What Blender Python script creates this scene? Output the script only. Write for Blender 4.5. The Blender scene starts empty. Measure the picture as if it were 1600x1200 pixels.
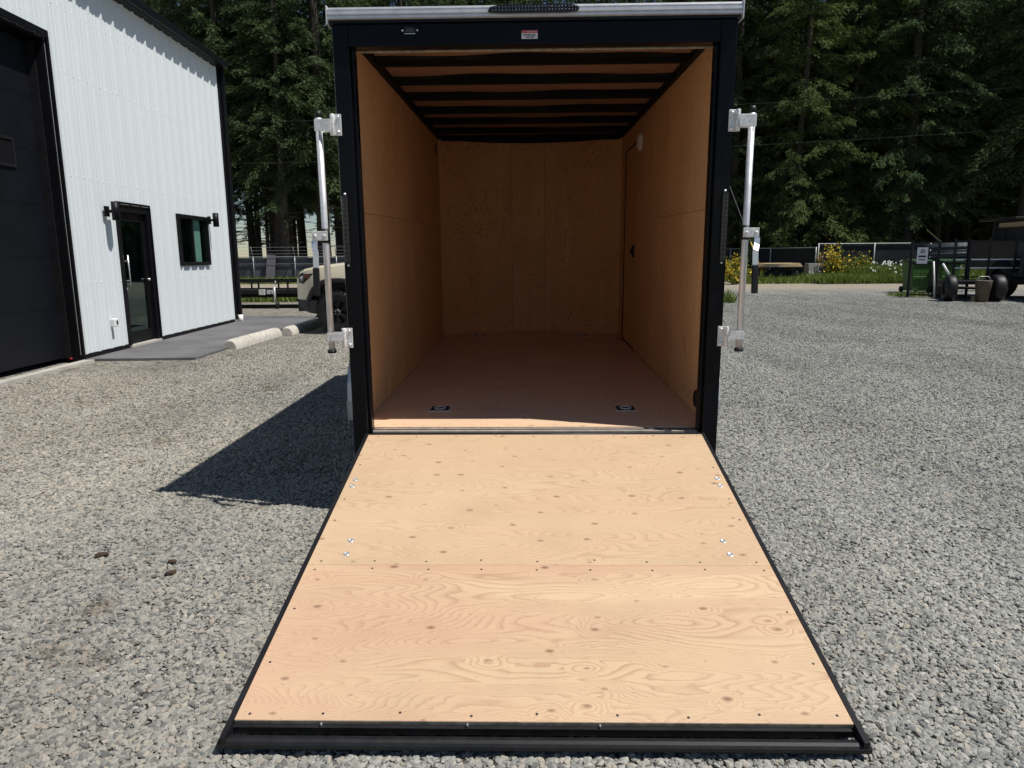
import bpy, bmesh, math, random
import numpy as np
from mathutils import Vector, Matrix
R = math.radians
rnd = random.Random(7)
scene = bpy.context.scene
col = scene.collection

# ---------------------------------------------------------------- camera, sky, sun, exposure
cam_d = bpy.data.cameras.new('camera'); cam = bpy.data.objects.new('camera', cam_d); col.objects.link(cam)
cam_d.sensor_width = 36.0; cam_d.sensor_fit = 'HORIZONTAL'; cam_d.lens = 24.716
cam_d.clip_start = 0.05; cam_d.clip_end = 2000
cam.matrix_world = Matrix(((0.999758, 0.003359, 0.021745, -0.034444), (0.020791, 0.179293, -0.983576, -3.486864), (-0.007203, 0.98379, 0.17918, 1.315958), (0, 0, 0, 1)))

scene.camera = cam
SUN_DIR = Vector((-0.51, 0.17, -1.0)).normalized()          # the way the light travels
sun_d = bpy.data.lights.new('sun', 'SUN'); sun = bpy.data.objects.new('sun', sun_d); col.objects.link(sun)
sun_d.energy = 5.0; sun_d.angle = R(0.53); sun_d.color = (1.0, 0.955, 0.89)
sun.rotation_euler = SUN_DIR.to_track_quat('-Z', 'Y').to_euler()
world = bpy.data.worlds.new('World'); scene.world = world; world.use_nodes = True
wn = world.node_tree.nodes; bg = wn['Background']
sky = wn.new('ShaderNodeTexSky'); sky.sky_type = 'NISHITA'; sky.sun_disc = False
sky.sun_elevation = math.asin(-SUN_DIR.z); sky.sun_rotation = math.atan2(-SUN_DIR.x, -SUN_DIR.y)
sky.air_density = 1.0; sky.dust_density = 0.0; sky.ozone_density = 3.0; sky.altitude = 300
world.node_tree.links.new(sky.outputs[0], bg.inputs[0]); bg.inputs[1].default_value = 0.06
scene.view_settings.view_transform = 'Standard'; scene.view_settings.look = 'None'
scene.view_settings.gamma = 1.0; scene.view_settings.exposure = 0.08
scene.render.engine = 'CYCLES'
cy = scene.cycles
cy.use_denoising = True; cy.max_bounces = 10; cy.diffuse_bounces = 6; cy.glossy_bounces = 4; cy.transparent_max_bounces = 16
cy.sample_clamp_indirect = 6.0

# ---------------------------------------------------------------- helpers
def tag(o, label=None, cat=None, group=None, kind=None):
    if label: o['label'] = label
    if cat: o['category'] = cat
    if group: o['group'] = group
    if kind: o['kind'] = kind
    return o

def empty(name, loc=(0, 0, 0), rot=(0, 0, 0)):
    o = bpy.data.objects.new(name, None); col.objects.link(o)
    o.location = loc; o.rotation_euler = rot; o.empty_display_size = 0.2
    return o

def link(name, me, parent=None, loc=None, rot=None):
    o = bpy.data.objects.new(name, me); col.objects.link(o)
    if parent is not None: o.parent = parent
    if loc is not None: o.location = loc
    if rot is not None: o.rotation_euler = rot
    return o

class MB:
    """collects vertices and faces of ONE part"""
    def __init__(s): s.v = []; s.f = []; s.m = []; s.mi = 0; s.sm = []; s.smooth = False
    def add(s, vs, fs):
        b = len(s.v); s.v += [tuple(p) for p in vs]
        for f in fs: s.f.append(tuple(i + b for i in f)); s.m.append(s.mi); s.sm.append(s.smooth)
        return s
    def box(s, x0, x1, y0, y1, z0, z1, M=None):
        vs = [Vector(p) for p in ((x0,y0,z0),(x1,y0,z0),(x1,y1,z0),(x0,y1,z0),(x0,y0,z1),(x1,y0,z1),(x1,y1,z1),(x0,y1,z1))]
        if M: vs = [M @ p for p in vs]
        return s.add(vs, [(0,3,2,1),(4,5,6,7),(0,1,5,4),(1,2,6,5),(2,3,7,6),(3,0,4,7)])
    def bar(s, a, b, w, h=None, up=(0, 0, 1)):
        a = Vector(a); b = Vector(b); d = (b - a); L = d.length; d.normalize()
        up = Vector(up)
        if abs(d.dot(up)) > 0.98: up = Vector((0, 1, 0))
        x = d.cross(up).normalized(); y = x.cross(d).normalized(); h = h or w
        M = Matrix((( x.x, d.x, y.x, a.x), (x.y, d.y, y.y, a.y), (x.z, d.z, y.z, a.z), (0,0,0,1)))
        return s.box(-w/2, w/2, 0, L, -h/2, h/2, M)
    def tube(s, pts, r, n=12, caps=True):
        pts = [Vector(p) for p in pts]; rs = r if isinstance(r, (list, tuple)) else [r]*len(pts)
        vs = []; prev = None
        for i, p in enumerate(pts):
            d = (pts[min(i+1, len(pts)-1)] - pts[max(i-1, 0)]).normalized()
            up = Vector((0, 0, 1)) if abs(d.z) < 0.9 else Vector((0, 1, 0))
            x = d.cross(up).normalized()
            if prev is not None and x.dot(prev) < 0: x = -x
            prev = x; y = x.cross(d).normalized()
            for k in range(n):
                a = 2*math.pi*k/n; vs.append(p + x*math.cos(a)*rs[i] + y*math.sin(a)*rs[i])
        fs = []
        for i in range(len(pts)-1):
            for k in range(n):
                k2 = (k+1) % n; fs.append((i*n+k, i*n+k2, (i+1)*n+k2, (i+1)*n+k))
        old = s.smooth; s.smooth = True; s.add(vs, fs); s.smooth = old
        if caps:
            b = len(s.v) - len(vs)
            for base in (0, (len(pts)-1)*n):
                s.f.append(tuple(b+base+k for k in range(n))); s.m.append(s.mi); s.sm.append(False)
        return s
    def lathe(s, prof, n=24, axis='Y', c=(0, 0, 0), smooth=True):
        """prof: (radius, along) pairs revolved about an axis through c"""
        vs = []; c = Vector(c)
        for r, t in prof:
            for k in range(n):
                a = 2*math.pi*k/n; u, w = r*math.cos(a), r*math.sin(a)
                vs.append(c + (Vector((u, t, w)) if axis == 'Y' else Vector((t, u, w)) if axis == 'X' else Vector((u, w, t))))
        fs = [(i*n+k, i*n+(k+1)%n, (i+1)*n+(k+1)%n, (i+1)*n+k) for i in range(len(prof)-1) for k in range(n)]
        old = s.smooth; s.smooth = smooth; s.add(vs, fs); s.smooth = old
        return s
    def prism(s, poly, axis, t0, t1):
        """poly: 2D outline extruded along an axis"""
        n = len(poly)
        def P(a, b, t): return (t, a, b) if axis == 'X' else (a, t, b) if axis == 'Y' else (a, b, t)
        vs = [P(a, b, t0) for a, b in poly] + [P(a, b, t1) for a, b in poly]
        fs = [tuple(range(n)), tuple(range(2*n-1, n-1, -1))] + [(i, (i+1)%n, (i+1)%n+n, i+n) for i in range(n)]
        return s.add(vs, fs)
    def mesh(s, name, mats, fix=True):
        me = bpy.data.meshes.new(name); me.from_pydata(s.v, [], s.f)
        for m in (mats if isinstance(mats, (list, tuple)) else [mats]): me.materials.append(m)
        me.polygons.foreach_set('material_index', s.m); me.polygons.foreach_set('use_smooth', s.sm)
        if fix:
            bm = bmesh.new(); bm.from_mesh(me); bmesh.ops.recalc_face_normals(bm, faces=bm.faces); bm.to_mesh(me); bm.free()
        me.update(); return me
    def build(s, name, mats, parent=None, bevel=0, loc=None, rot=None, fix=True):
        o = link(name, s.mesh(name, mats, fix), parent, loc, rot)
        if bevel:
            b = o.modifiers.new('bevel', 'BEVEL'); b.width = bevel; b.segments = 2; b.limit_method = 'ANGLE'; b.angle_limit = R(40)
        return o

# ---------------------------------------------------------------- materials
class NT:
    def __init__(s, name):
        s.m = bpy.data.materials.new(name); s.m.use_nodes = True; s.t = s.m.node_tree; s.n = s.t.nodes
        s.b = s.n['Principled BSDF']; s.out = s.n['Material Output']
    def N(s, typ, ins=None, **kw):
        nd = s.n.new('ShaderNode' + typ)
        for k, v in kw.items(): setattr(nd, k, v)
        for k, v in (ins or {}).items(): s.set(nd.inputs[k], v)
        return nd
    def set(s, sock, v):
        if hasattr(v, 'is_output') or isinstance(v, bpy.types.NodeSocket): s.t.links.new(v, sock)
        else: sock.default_value = (tuple(v) + (1.0,)) if (isinstance(v, tuple) and len(v) == 3 and sock.type == 'RGBA') else v
    def math(s, op, a, b=0.0, c=0.0, clamp=False):
        nd = s.N('Math', {0: a, 1: b, 2: c}, operation=op, use_clamp=clamp); return nd.outputs[0]
    def vmul(s, v, k): return s.N('VectorMath', {0: v, 1: k}, operation='MULTIPLY').outputs[0]
    def vadd(s, v, k): return s.N('VectorMath', {0: v, 1: k}, operation='ADD').outputs[0]
    def noise(s, v, scale=1.0, detail=2.0, rough=0.5, dist=0.0):
        return s.N('TexNoise', {'Vector': v, 'Scale': scale, 'Detail': detail, 'Roughness': rough, 'Distortion': dist})
    def ramp(s, fac, stops, interp='LINEAR'):
        nd = s.N('ValToRGB', {0: fac}); cr = nd.color_ramp; cr.interpolation = interp
        while len(cr.elements) < len(stops): cr.elements.new(0.5)
        for e, (p, c) in zip(cr.elements, stops):
            e.position = p; e.color = (tuple(c) + (1,)) if isinstance(c, tuple) else (c, c, c, 1)
        return nd.outputs[0]
    def mix(s, fac, a, b, mode='MIX'):
        nd = s.N('Mix', data_type='RGBA', blend_type=mode)
        s.set(nd.inputs[0], fac); s.set(nd.inputs[6], a); s.set(nd.inputs[7], b); return nd.outputs[2]
    def obj(s): return s.N('TexCoord').outputs['Object']
    def bump(s, h, strength=0.3, dist=0.01):
        nd = s.N('Bump', {'Height': h, 'Strength': strength, 'Distance': dist}); s.set(s.b.inputs['Normal'], nd.outputs[0])

def plain(name, c, rough=0.5, metal=0.0, var=0.12, scale=6.0, bump=0.0, coat=0.0, spec=0.5):
    t = NT(name); n = t.noise(t.obj(), scale, 5, 0.6).outputs[0]
    lo = tuple(max(0, x*(1-var)) for x in c); hi = tuple(min(1, x*(1+var)) for x in c)
    t.set(t.b.inputs['Base Color'], t.ramp(n, [(0.3, lo), (0.7, hi)]))
    t.set(t.b.inputs['Roughness'], t.math('MULTIPLY_ADD', n, 0.16, rough - 0.08, clamp=True))
    t.b.inputs['Metallic'].default_value = metal; t.b.inputs['Coat Weight'].default_value = coat
    t.b.inputs['Specular IOR Level'].default_value = spec
    if bump: t.bump(t.noise(t.obj(), scale*12, 3).outputs[0], bump, 0.004)
    return t.m

def wood(name, grain='X', light=(0.72, 0.50, 0.30), dark=(0.50, 0.30, 0.155), pink=(0.74, 0.45, 0.29), pinkness=0.5, contrast=1.0, knots=1.0, rough=0.55, face='XY', spec=0.3):
    """fir plywood: contour-line cathedral grain, streaks, knots; coordinates turned so the grain runs along local X"""
    t = NT(name); o = t.obj()
    sx = t.N('SeparateXYZ', {0: o}); X, Y, Z = sx.outputs
    ax = {'X': X, 'Y': Y, 'Z': Z}
    g = ax[grain]; c = ax[[k for k in face if k != grain][0]]
    r = t.N('ObjectInfo').outputs['Random']
    off = t.math('MULTIPLY', r, 37.0)
    p = t.N('CombineXYZ', {0: g, 1: c, 2: off}).outputs[0]
    # knots
    kv = t.N('TexVoronoi', {'Vector': t.N('CombineXYZ', {0: t.math('MULTIPLY_ADD', g, 0.55, off), 1: c, 2: 0.0}).outputs[0], 'Scale': 10.0, 'Randomness': 1.0}, voronoi_dimensions='2D')
    kd = kv.outputs['Distance']; kc = t.N('SeparateColor', {0: kv.outputs['Color']}).outputs
    # only some cells carry a knot, each with a size of its own
    size = t.math('MULTIPLY', t.math('GREATER_THAN', kc[0], 0.45), t.math('MULTIPLY_ADD', kc[1], 0.050, 0.055))
    kn = t.math('SUBTRACT', 1.0, t.math('DIVIDE', kd, t.math('ADD', size, 0.0001)), clamp=True)
    knot = t.math('MULTIPLY', t.math('POWER', kn, 0.6), size); knot = t.math('MULTIPLY', knot, 11.0*knots, clamp=True)
    halo = t.math('MULTIPLY', t.math('SUBTRACT', 1.0, t.math('MULTIPLY', kd, 2.6), clamp=True), t.math('MULTIPLY', size, 2.2))
    # cathedral figure
    w = t.noise(t.vmul(p, (3.0, 9.0, 1.0)), 1.0, 4, 0.6).outputs[0]
    q = t.N('CombineXYZ', {0: t.math('MULTIPLY', g, 0.85), 1: t.math('MULTIPLY_ADD', w, 0.40, t.math('MULTIPLY', c, 5.2)), 2: off}).outputs[0]
    fld = t.noise(q, 1.0, 1.0, 0.35).outputs[0]
    fld = t.math('ADD', fld, t.math('MULTIPLY', halo, 0.30))
    fld = t.math('ADD', fld, t.math('MULTIPLY', c, 0.35))
    ph = t.math('FRACT', t.math('MULTIPLY', fld, 66.0))
    line = t.ramp(ph, [(0.0, 0.05), (0.45, 0.12), (0.72, 0.50), (0.88, 1.0), (0.95, 0.6), (1.0, 0.05)])
    vary = t.ramp(t.noise(t.vmul(p, (1.0, 2.6, 1.0)), 1.0, 2).outputs[0], [(0.30, 0.35), (0.60, 1.0)])
    line = t.math('MULTIPLY', line, vary)
    fine = t.noise(t.vmul(p, (6.0, 230.0, 1.0)), 1.0, 3, 0.6).outputs[0]
    tone = t.noise(t.vmul(p, (0.5, 3.2, 1.0)), 1.3, 2).outputs[0]
    hue = t.ramp(tone, [(0.36, 0.0), (0.62, 1.0)])
    base = t.mix(t.math('MULTIPLY', hue, pinkness), light, pink)
    pale = t.ramp(t.noise(t.vadd(t.vmul(p, (0.55, 6.0, 1.0)), (7.7, 3.1, 0)), 1.0, 1.5, 0.3).outputs[0], [(0.64, 0.0), (0.67, 0.55), (1.0, 0.6)])
    base = t.mix(pale, base, (min(1, light[0]*1.08), light[1]*1.12, light[2]*1.12))
    base = t.mix(t.math('MULTIPLY', line, 0.50*contrast, clamp=True), base, dark)
    base = t.mix(t.math('MULTIPLY', t.math('SUBTRACT', fine, 0.5), 0.9, clamp=True), base, dark)
    scuff = t.noise(t.vmul(p, (1.7, 2.3, 1.0)), 1.0, 6, 0.72).outputs[0]
    base = t.mix(1.0, base, t.ramp(scuff, [(0.30, 0.90), (0.50, 1.0), (0.72, 1.05)]), 'MULTIPLY')
    speck = t.ramp(t.noise(t.vmul(p, (55.0, 90.0, 1.0)), 1.0, 1).outputs[0], [(0.70, 0.0), (0.78, 0.55)])
    base = t.mix(speck, base, dark)
    base = t.mix(knot, base, (dark[0]*0.42, dark[1]*0.36, dark[2]*0.33))
    t.set(t.b.inputs['Base Color'], base); t.b.inputs['Roughness'].default_value = rough
    t.b.inputs['Specular IOR Level'].default_value = spec
    t.bump(t.math('MULTIPLY_ADD', line, -0.6, fine), 0.12, 0.002)
    return t.m

M_ = {}
M_['black'] = plain('black gloss paint', (0.004, 0.0045, 0.0065), 0.22, var=0.2, scale=2, spec=0.16)
M_['blacksheet'] = plain('black satin sheet metal', (0.007, 0.008, 0.011), 0.35, var=0.2, scale=3, spec=0.25)
M_['satin'] = plain('black satin steel', (0.011, 0.011, 0.013), 0.5, var=0.3, scale=9, bump=0.1, spec=0.3)
M_['bow'] = plain('flat black painted bow', (0.006, 0.006, 0.007), 0.6, var=0.2, scale=9, spec=0.2)
M_['rubber'] = plain('black rubber', (0.011, 0.011, 0.012), 0.5, var=0.3, scale=30, bump=0.2, spec=0.35)
M_['alu'] = plain('brushed aluminium', (0.72, 0.72, 0.74), 0.42, metal=0.45, var=0.1, scale=20)
M_['zinc'] = plain('zinc plated steel', (0.74, 0.74, 0.73), 0.45, metal=0.35, var=0.22, scale=60, bump=0.08)
M_['stain'] = plain('stainless plate', (0.78, 0.79, 0.80), 0.28, metal=0.7, var=0.08, scale=10)
M_['white'] = plain('white plastic', (0.78, 0.78, 0.76), 0.4, var=0.04)
M_['lens'] = plain('smoked lamp lens', (0.012, 0.011, 0.013), 0.12, var=0.3, scale=60)
M_['led'] = plain('clear led dot', (0.05, 0.05, 0.055), 0.2, var=0.3, scale=80)
M_['red'] = plain('red print', (0.55, 0.03, 0.05), 0.5, var=0.05)
M_['ink'] = plain('black print', (0.02, 0.02, 0.02), 0.6, var=0.05)
M_['sticker'] = plain('white sticker', (0.72, 0.68, 0.68), 0.5, var=0.04)
M_['conc'] = plain('pale concrete', (0.46, 0.43, 0.38), 0.9, var=0.22, scale=9, bump=0.5)
M_['rampwood'] = wood('fir plywood of the ramp', 'X', light=(0.575, 0.42, 0.268), dark=(0.37, 0.24, 0.14), pink=(0.575, 0.39, 0.255), pinkness=0.6, contrast=1.15, knots=0.75)
M_['rampwood2'] = wood('pinkish fir plywood of the ramp', 'X', light=(0.58, 0.425, 0.275), dark=(0.37, 0.22, 0.13), pink=(0.57, 0.378, 0.252), pinkness=1.0, contrast=1.45, knots=0.8)
M_['floorwood'] = wood('fir plywood of the trailer floor', 'X', light=(0.86, 0.64, 0.44), dark=(0.50, 0.32, 0.20), pink=(0.84, 0.59, 0.40), pinkness=0.8, contrast=1.9, knots=0.7, rough=0.36, spec=0.7)
M_['wallwood'] = wood('fir plywood of the side walls', 'Z', light=(0.85, 0.525, 0.27), dark=(0.56, 0.285, 0.12), pink=(0.84, 0.49, 0.245), pinkness=0.6, contrast=2.0, knots=0.35, face='YZ')
M_['nosewood'] = wood('fir plywood of the nose wall', 'Z', light=(0.86, 0.51, 0.25), dark=(0.48, 0.21, 0.08), pink=(0.85, 0.46, 0.22), pinkness=0.7, contrast=1.6, knots=0.6, face='XZ')
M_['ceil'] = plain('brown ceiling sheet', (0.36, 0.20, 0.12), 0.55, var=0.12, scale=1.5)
M_['plyedge'] = plain('plywood edge', (0.36, 0.29, 0.21), 0.8, var=0.4, scale=40)

# gravel: crushed grey stone
def stone_mat():
    t = NT('crushed stone'); r = t.N('ObjectInfo').outputs['Random']
    pos = t.N('NewGeometry').outputs['Position']
    c = t.ramp(r, [(0.0, (0.16, 0.165, 0.160)), (0.2, (0.28, 0.29, 0.277)), (0.5, (0.36, 0.368, 0.342)), (0.78, (0.435, 0.435, 0.400)), (0.92, (0.42, 0.385, 0.325)), (1.0, (0.52, 0.51, 0.47))])
    big = t.noise(t.vmul(pos, (1, 1, 0)), 0.45, 3).outputs[0]
    sx = t.N('SeparateXYZ', {0: pos}).outputs[0]
    warm = t.math('MULTIPLY_ADD', sx, -0.15, t.math('MULTIPLY_ADD', big, 1.6, -0.55), clamp=True)
    dirt = t.math('MULTIPLY', t.math('MULTIPLY_ADD', t.noise(t.vmul(pos, (1.6, 2.4, 0)), 1.0, 4, 0.65).outputs[0], 9.0, -5.35, clamp=True), t.math('MULTIPLY_ADD', sx, -1.2, -1.0, clamp=True))
    c = t.mix(t.math('MULTIPLY', dirt, 0.75), c, t.mix(1.0, c, (0.50, 0.40, 0.31), 'MULTIPLY'))
    c = t.mix(t.math('MULTIPLY', warm, 0.60), c, t.mix(1.0, c, (1.10, 0.97, 0.84), 'MULTIPLY'))
    track = t.noise(t.vmul(pos, (0.9, 0.28, 0)), 1.0, 3, 0.6).outputs[0]
    c = t.mix(1.0, c, t.ramp(track, [(0.35, 0.76), (0.52, 0.91), (0.68, 1.02)]), 'MULTIPLY')
    n = t.noise(t.obj(), 3.0, 5, 0.7).outputs[0]
    c = t.mix(1.0, c, t.ramp(n, [(0.25, 0.66), (0.75, 1.25)]), 'MULTIPLY')
    t.set(t.b.inputs['Base Color'], c); t.b.inputs['Roughness'].default_value = 0.85; t.b.inputs['Specular IOR Level'].default_value = 0.25
    t.bump(n, 0.4, 0.2)
    return t.m
M_['stone'] = stone_mat()
def ground_mat():
    t = NT('gravel yard'); pos = t.N('NewGeometry').outputs['Position']
    v = t.vmul(pos, (1, 1, 0)); wv = t.vadd(v, t.vmul(t.noise(v, 40, 2).outputs['Color'], (0.012, 0.012, 0)))
    v1 = t.N('TexVoronoi', {'Vector': wv, 'Scale': 42.0}, voronoi_dimensions='2D'); v2 = t.N('TexVoronoi', {'Vector': wv, 'Scale': 17.0}, voronoi_dimensions='2D')
    e = t.N('TexVoronoi', {'Vector': wv, 'Scale': 42.0}, voronoi_dimensions='2D', feature='DISTANCE_TO_EDGE').outputs['Distance']
    cell = t.N('SeparateColor', {0: v1.outputs['Color']}).outputs[0]
    cell2 = t.N('SeparateColor', {0: v2.outputs['Color']}).outputs[0]
    s = t.math('ADD', t.math('MULTIPLY', cell, 0.65), t.math('MULTIPLY', cell2, 0.35))
    c = t.ramp(s, [(0.12, (0.12, 0.124, 0.118)), (0.35, (0.28, 0.287, 0.272)), (0.58, (0.365, 0.37, 0.345)), (0.9, (0.51, 0.50, 0.46))])
    gap_shade = t.ramp(e, [(0.0, 0.35), (0.10, 1.0)]); c = t.mix(1.0, c, gap_shade, 'MULTIPLY')  # darker cell edges put the shade between stones into the colour
    track = t.noise(t.vmul(pos, (0.9, 0.28, 0)), 1.0, 3, 0.6).outputs[0]
    c = t.mix(1.0, c, t.ramp(track, [(0.35, 0.76), (0.52, 0.91), (0.68, 1.02)]), 'MULTIPLY')
    big = t.noise(v, 0.30, 4).outputs[0]; sx = t.N('SeparateXYZ', {0: pos})
    warm = t.math('MULTIPLY_ADD', sx.outputs[0], -0.12, t.math('MULTIPLY_ADD', big, 2.0, -0.70), clamp=True)
    c = t.mix(t.math('MULTIPLY', warm, 0.6), c, t.mix(1.0, c, (1.10, 0.97, 0.82), 'MULTIPLY'))
    road = t.math('MULTIPLY', t.math('MULTIPLY_ADD', sx.outputs[1], 0.35, -7.6, clamp=True), t.math('MULTIPLY_ADD', t.noise(v, 0.25, 3).outputs[0], 2.0, -0.1, clamp=True))
    c = t.mix(road, c, (0.40, 0.35, 0.275))
    t.set(t.b.inputs['Base Color'], c); t.b.inputs['Roughness'].default_value = 0.95; t.b.inputs['Specular IOR Level'].default_value = 0.15
    t.bump(t.math('ADD', t.math('MULTIPLY', e, 3.0, clamp=True), t.math('MULTIPLY', cell, 0.6)), 0.9, 0.012)
    return t.m
M_['ground'] = ground_mat()

# ---------------------------------------------------------------- the ground
g = MB(); G = 26; ex = [-400, -120, -60, -30, -12, -6, 0, 6, 12, 30, 60, 120, 400]
for i in range(len(ex)-1):
    for j in range(len(ex)-1):
        g.add([(ex[i], ex[j], 0), (ex[i+1], ex[j], 0), (ex[i+1], ex[j+1], 0), (ex[i], ex[j+1], 0)], [(0, 1, 2, 3)])
ground = g.build('ground', M_['ground'], loc=(0, 0, -0.004)); tag(ground, 'grey gravel yard under the trailer and in front of the workshop', kind='structure')

def gravel(name, rects, density, smin, smax, seed, zc=0.0):
    """loose stones scattered by geometry nodes on the given rectangles; one stuff object"""
    m = MB()
    for x0, x1, y0, y1 in rects:
        m.add([(x0, y0, zc), (x1, y0, zc), (x1, y1, zc), (x0, y1, zc)], [(0, 1, 2, 3)])
    o = m.build(name, M_['stone'], fix=False)
    ng = bpy.data.node_groups.new(name, 'GeometryNodeTree')
    ng.interface.new_socket('Geometry', in_out='INPUT', socket_type='NodeSocketGeometry')
    ng.interface.new_socket('Geometry', in_out='OUTPUT', socket_type='NodeSocketGeometry')
    n = ng.nodes; L = ng.links.new
    gi = n.new('NodeGroupInput'); go = n.new('NodeGroupOutput')
    dp = n.new('GeometryNodeDistributePointsOnFaces'); dp.inputs['Density'].default_value = density; dp.inputs['Seed'].default_value = seed
    L(gi.outputs[0], dp.inputs['Mesh'])
    join = n.new('GeometryNodeJoinGeometry')
    for k in range(7):
        ico = n.new('GeometryNodeMeshIcoSphere'); ico.inputs['Radius'].default_value = 1.0; ico.inputs['Subdivisions'].default_value = 2
        sp = n.new('GeometryNodeSetPosition'); L(ico.outputs[0], sp.inputs[0])
        pos = n.new('GeometryNodeInputPosition')
        add = n.new('ShaderNodeVectorMath'); add.operation = 'ADD'; add.inputs[1].default_value = (k*7.3 + seed, k*2.1, 0)
        L(pos.outputs[0], add.inputs[0])
        vo = n.new('ShaderNodeTexVoronoi'); vo.inputs['Scale'].default_value = 0.9; L(add.outputs[0], vo.inputs['Vector'])
        sb = n.new('ShaderNodeVectorMath'); sb.operation = 'SUBTRACT'; L(vo.outputs['Position'], sb.inputs[0]); L(add.outputs[0], sb.inputs[1])
        sc = n.new('ShaderNodeVectorMath'); sc.operation = 'SCALE'; sc.inputs['Scale'].default_value = 0.38; L(sb.outputs[0], sc.inputs[0])
        L(sc.outputs[0], sp.inputs['Offset'])
        tr = n.new('GeometryNodeTransform'); L(sp.outputs[0], tr.inputs[0])
        tr.inputs['Scale'].default_value = (1.0 + 0.08*(k % 3), 0.72 + 0.05*(k % 4), 0.42 + 0.07*(k % 3))
        gti = n.new('GeometryNodeGeometryToInstance'); L(tr.outputs[0], gti.inputs[0]); L(gti.outputs[0], join.inputs[0])
    iop = n.new('GeometryNodeInstanceOnPoints'); L(dp.outputs['Points'], iop.inputs['Points']); L(join.outputs[0], iop.inputs['Instance'])
    iop.inputs['Pick Instance'].default_value = True
    rr = n.new('FunctionNodeRandomValue'); rr.data_type = 'FLOAT_VECTOR'; rr.inputs[0].default_value = (-0.55, -0.55, 0); rr.inputs[1].default_value = (0.55, 0.55, 6.28); rr.inputs['Seed'].default_value = seed+1
    L(rr.outputs[0], iop.inputs['Rotation'])
    rs = n.new('FunctionNodeRandomValue'); rs.data_type = 'FLOAT'; rs.inputs[2].default_value = 0.0; rs.inputs[3].default_value = 1.0; rs.inputs['Seed'].default_value = seed+2
    pw = n.new('ShaderNodeMath'); pw.operation = 'POWER'; pw.inputs[1].default_value = 2.2; L(rs.outputs[1], pw.inputs[0])
    ma = n.new('ShaderNodeMath'); ma.operation = 'MULTIPLY_ADD'; ma.inputs[1].default_value = smax-smin; ma.inputs[2].default_value = smin; L(pw.outputs[0], ma.inputs[0])
    L(ma.outputs[0], iop.inputs['Scale'])
    sm = n.new('GeometryNodeSetMaterial'); sm.inputs['Material'].default_value = M_['stone']; L(iop.outputs[0], sm.inputs[0])
    L(sm.outputs[0], go.inputs[0])
    md = o.modifiers.new('scatter', 'NODES'); md.node_group = ng
    tag(o, 'loose crushed grey stones covering the yard', 'gravel', kind='stuff')
    return o
gravel('gravel', [(-3.4, -0.80, -2.35, 0.6), (0.80, 3.4, -2.35, 0.6), (-0.80, 0.80, -2.35, -1.6)], 10500, 0.0055, 0.0155, 3)
for k, (x0, x1, y0, y1, dn, s0, s1) in enumerate(((-3.7, 4.0, 0.6, 1.5, 7000, 0.006, 0.0168), (-4.0, 4.6, 1.5, 2.6, 5600, 0.0065, 0.0162), (-4.3, 5.4, 2.6, 4.6, 4200, 0.0065, 0.016), (-4.4, 8.0, 4.6, 7.0, 2800, 0.007, 0.016), (-3.6, 11.0, 7.0, 9.5, 1900, 0.0075, 0.016), (-3.4, 13.5, 9.5, 12.5, 1100, 0.008, 0.016), (-3.2, 16.0, 12.5, 16.0, 520, 0.008, 0.016), (-3.0, 11.0, 16.0, 20.0, 240, 0.008, 0.016))):
    gravel('gravel', [(x0, x1, y0, y1)] + ([(-5.6, x0, max(y0, -0.5), y1)] if y1 < 5.4 else []), dn, s0, s1, 11+3*k)

# dark clods of dirt lying on the gravel, left of the ramp
M_['clod'] = plain('brown clod', (0.055, 0.035, 0.022), 0.95, var=0.4, scale=60, bump=0.6)
for (x, y, L_, a, lab) in ((-1.94, -0.57, 0.062, 15, 'dark brown clod of dirt, farthest left on the gravel'),
                           (-1.586, -0.637, 0.040, 8, 'small dark brown clod of dirt, upper one of the close pair'),
                           (-1.535, -0.749, 0.050, 40, 'dark brown clod of dirt, lower one of the close pair')):
    bm = bmesh.new(); bmesh.ops.create_icosphere(bm, subdivisions=2, radius=1.0)
    for v in bm.verts:
        k = rnd.uniform(0.75, 1.15); v.co = Vector((v.co.x*L_*0.55*k, v.co.y*L_*0.26*k, v.co.z*L_*0.2*k))
    me = bpy.data.meshes.new('dirt_clod'); bm.to_mesh(me); bm.free(); me.materials.append(M_['clod'])
    o = link('dirt_clod', me, loc=(x, y, 0.016), rot=(0, 0, R(a))); tag(o, lab, 'dirt clod', 'clods of dirt on the gravel')

# ---------------------------------------------------------------- the workshop building on the left
def mat_siding():
    t = NT('white ribbed metal siding'); o = t.obj()
    a = t.noise(t.vmul(o, (1.6, 1, 0.35)), 1.0, 4, 0.6).outputs[0]; b = t.noise(t.vmul(o, (14, 1, 0.5)), 1.0, 3).outputs[0]
    c = t.mix(a, (0.64, 0.69, 0.70), (0.70, 0.74, 0.77))
    c = t.mix(t.math('MULTIPLY_ADD', b, 0.3, -0.10, clamp=True), c, (0.61, 0.66, 0.65))
    t.set(t.b.inputs['Base Color'], c); t.b.inputs['Roughness'].default_value = 0.42; t.b.inputs['Specular IOR Level'].default_value = 0.4
    t.bump(t.noise(t.vmul(o, (3, 3, 1.2)), 1.0, 2).outputs[0], 0.25, 0.01)
    return t.m
M_['siding'] = mat_siding()
M_['navy'] = plain('dark navy sectional door', (0.0055, 0.0065, 0.010), 0.45, var=0.15, scale=2, spec=0.25)
M_['trim'] = plain('black trim flashing', (0.005, 0.005, 0.0065), 0.45, var=0.2, scale=4, spec=0.22)
M_['slab'] = plain('stained dark grey concrete', (0.120, 0.118, 0.122), 0.8, var=0.30, scale=1.3, bump=0.2)
M_['sill'] = plain('light concrete apron', (0.42, 0.40, 0.36), 0.9, var=0.15, scale=5, bump=0.3)
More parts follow.
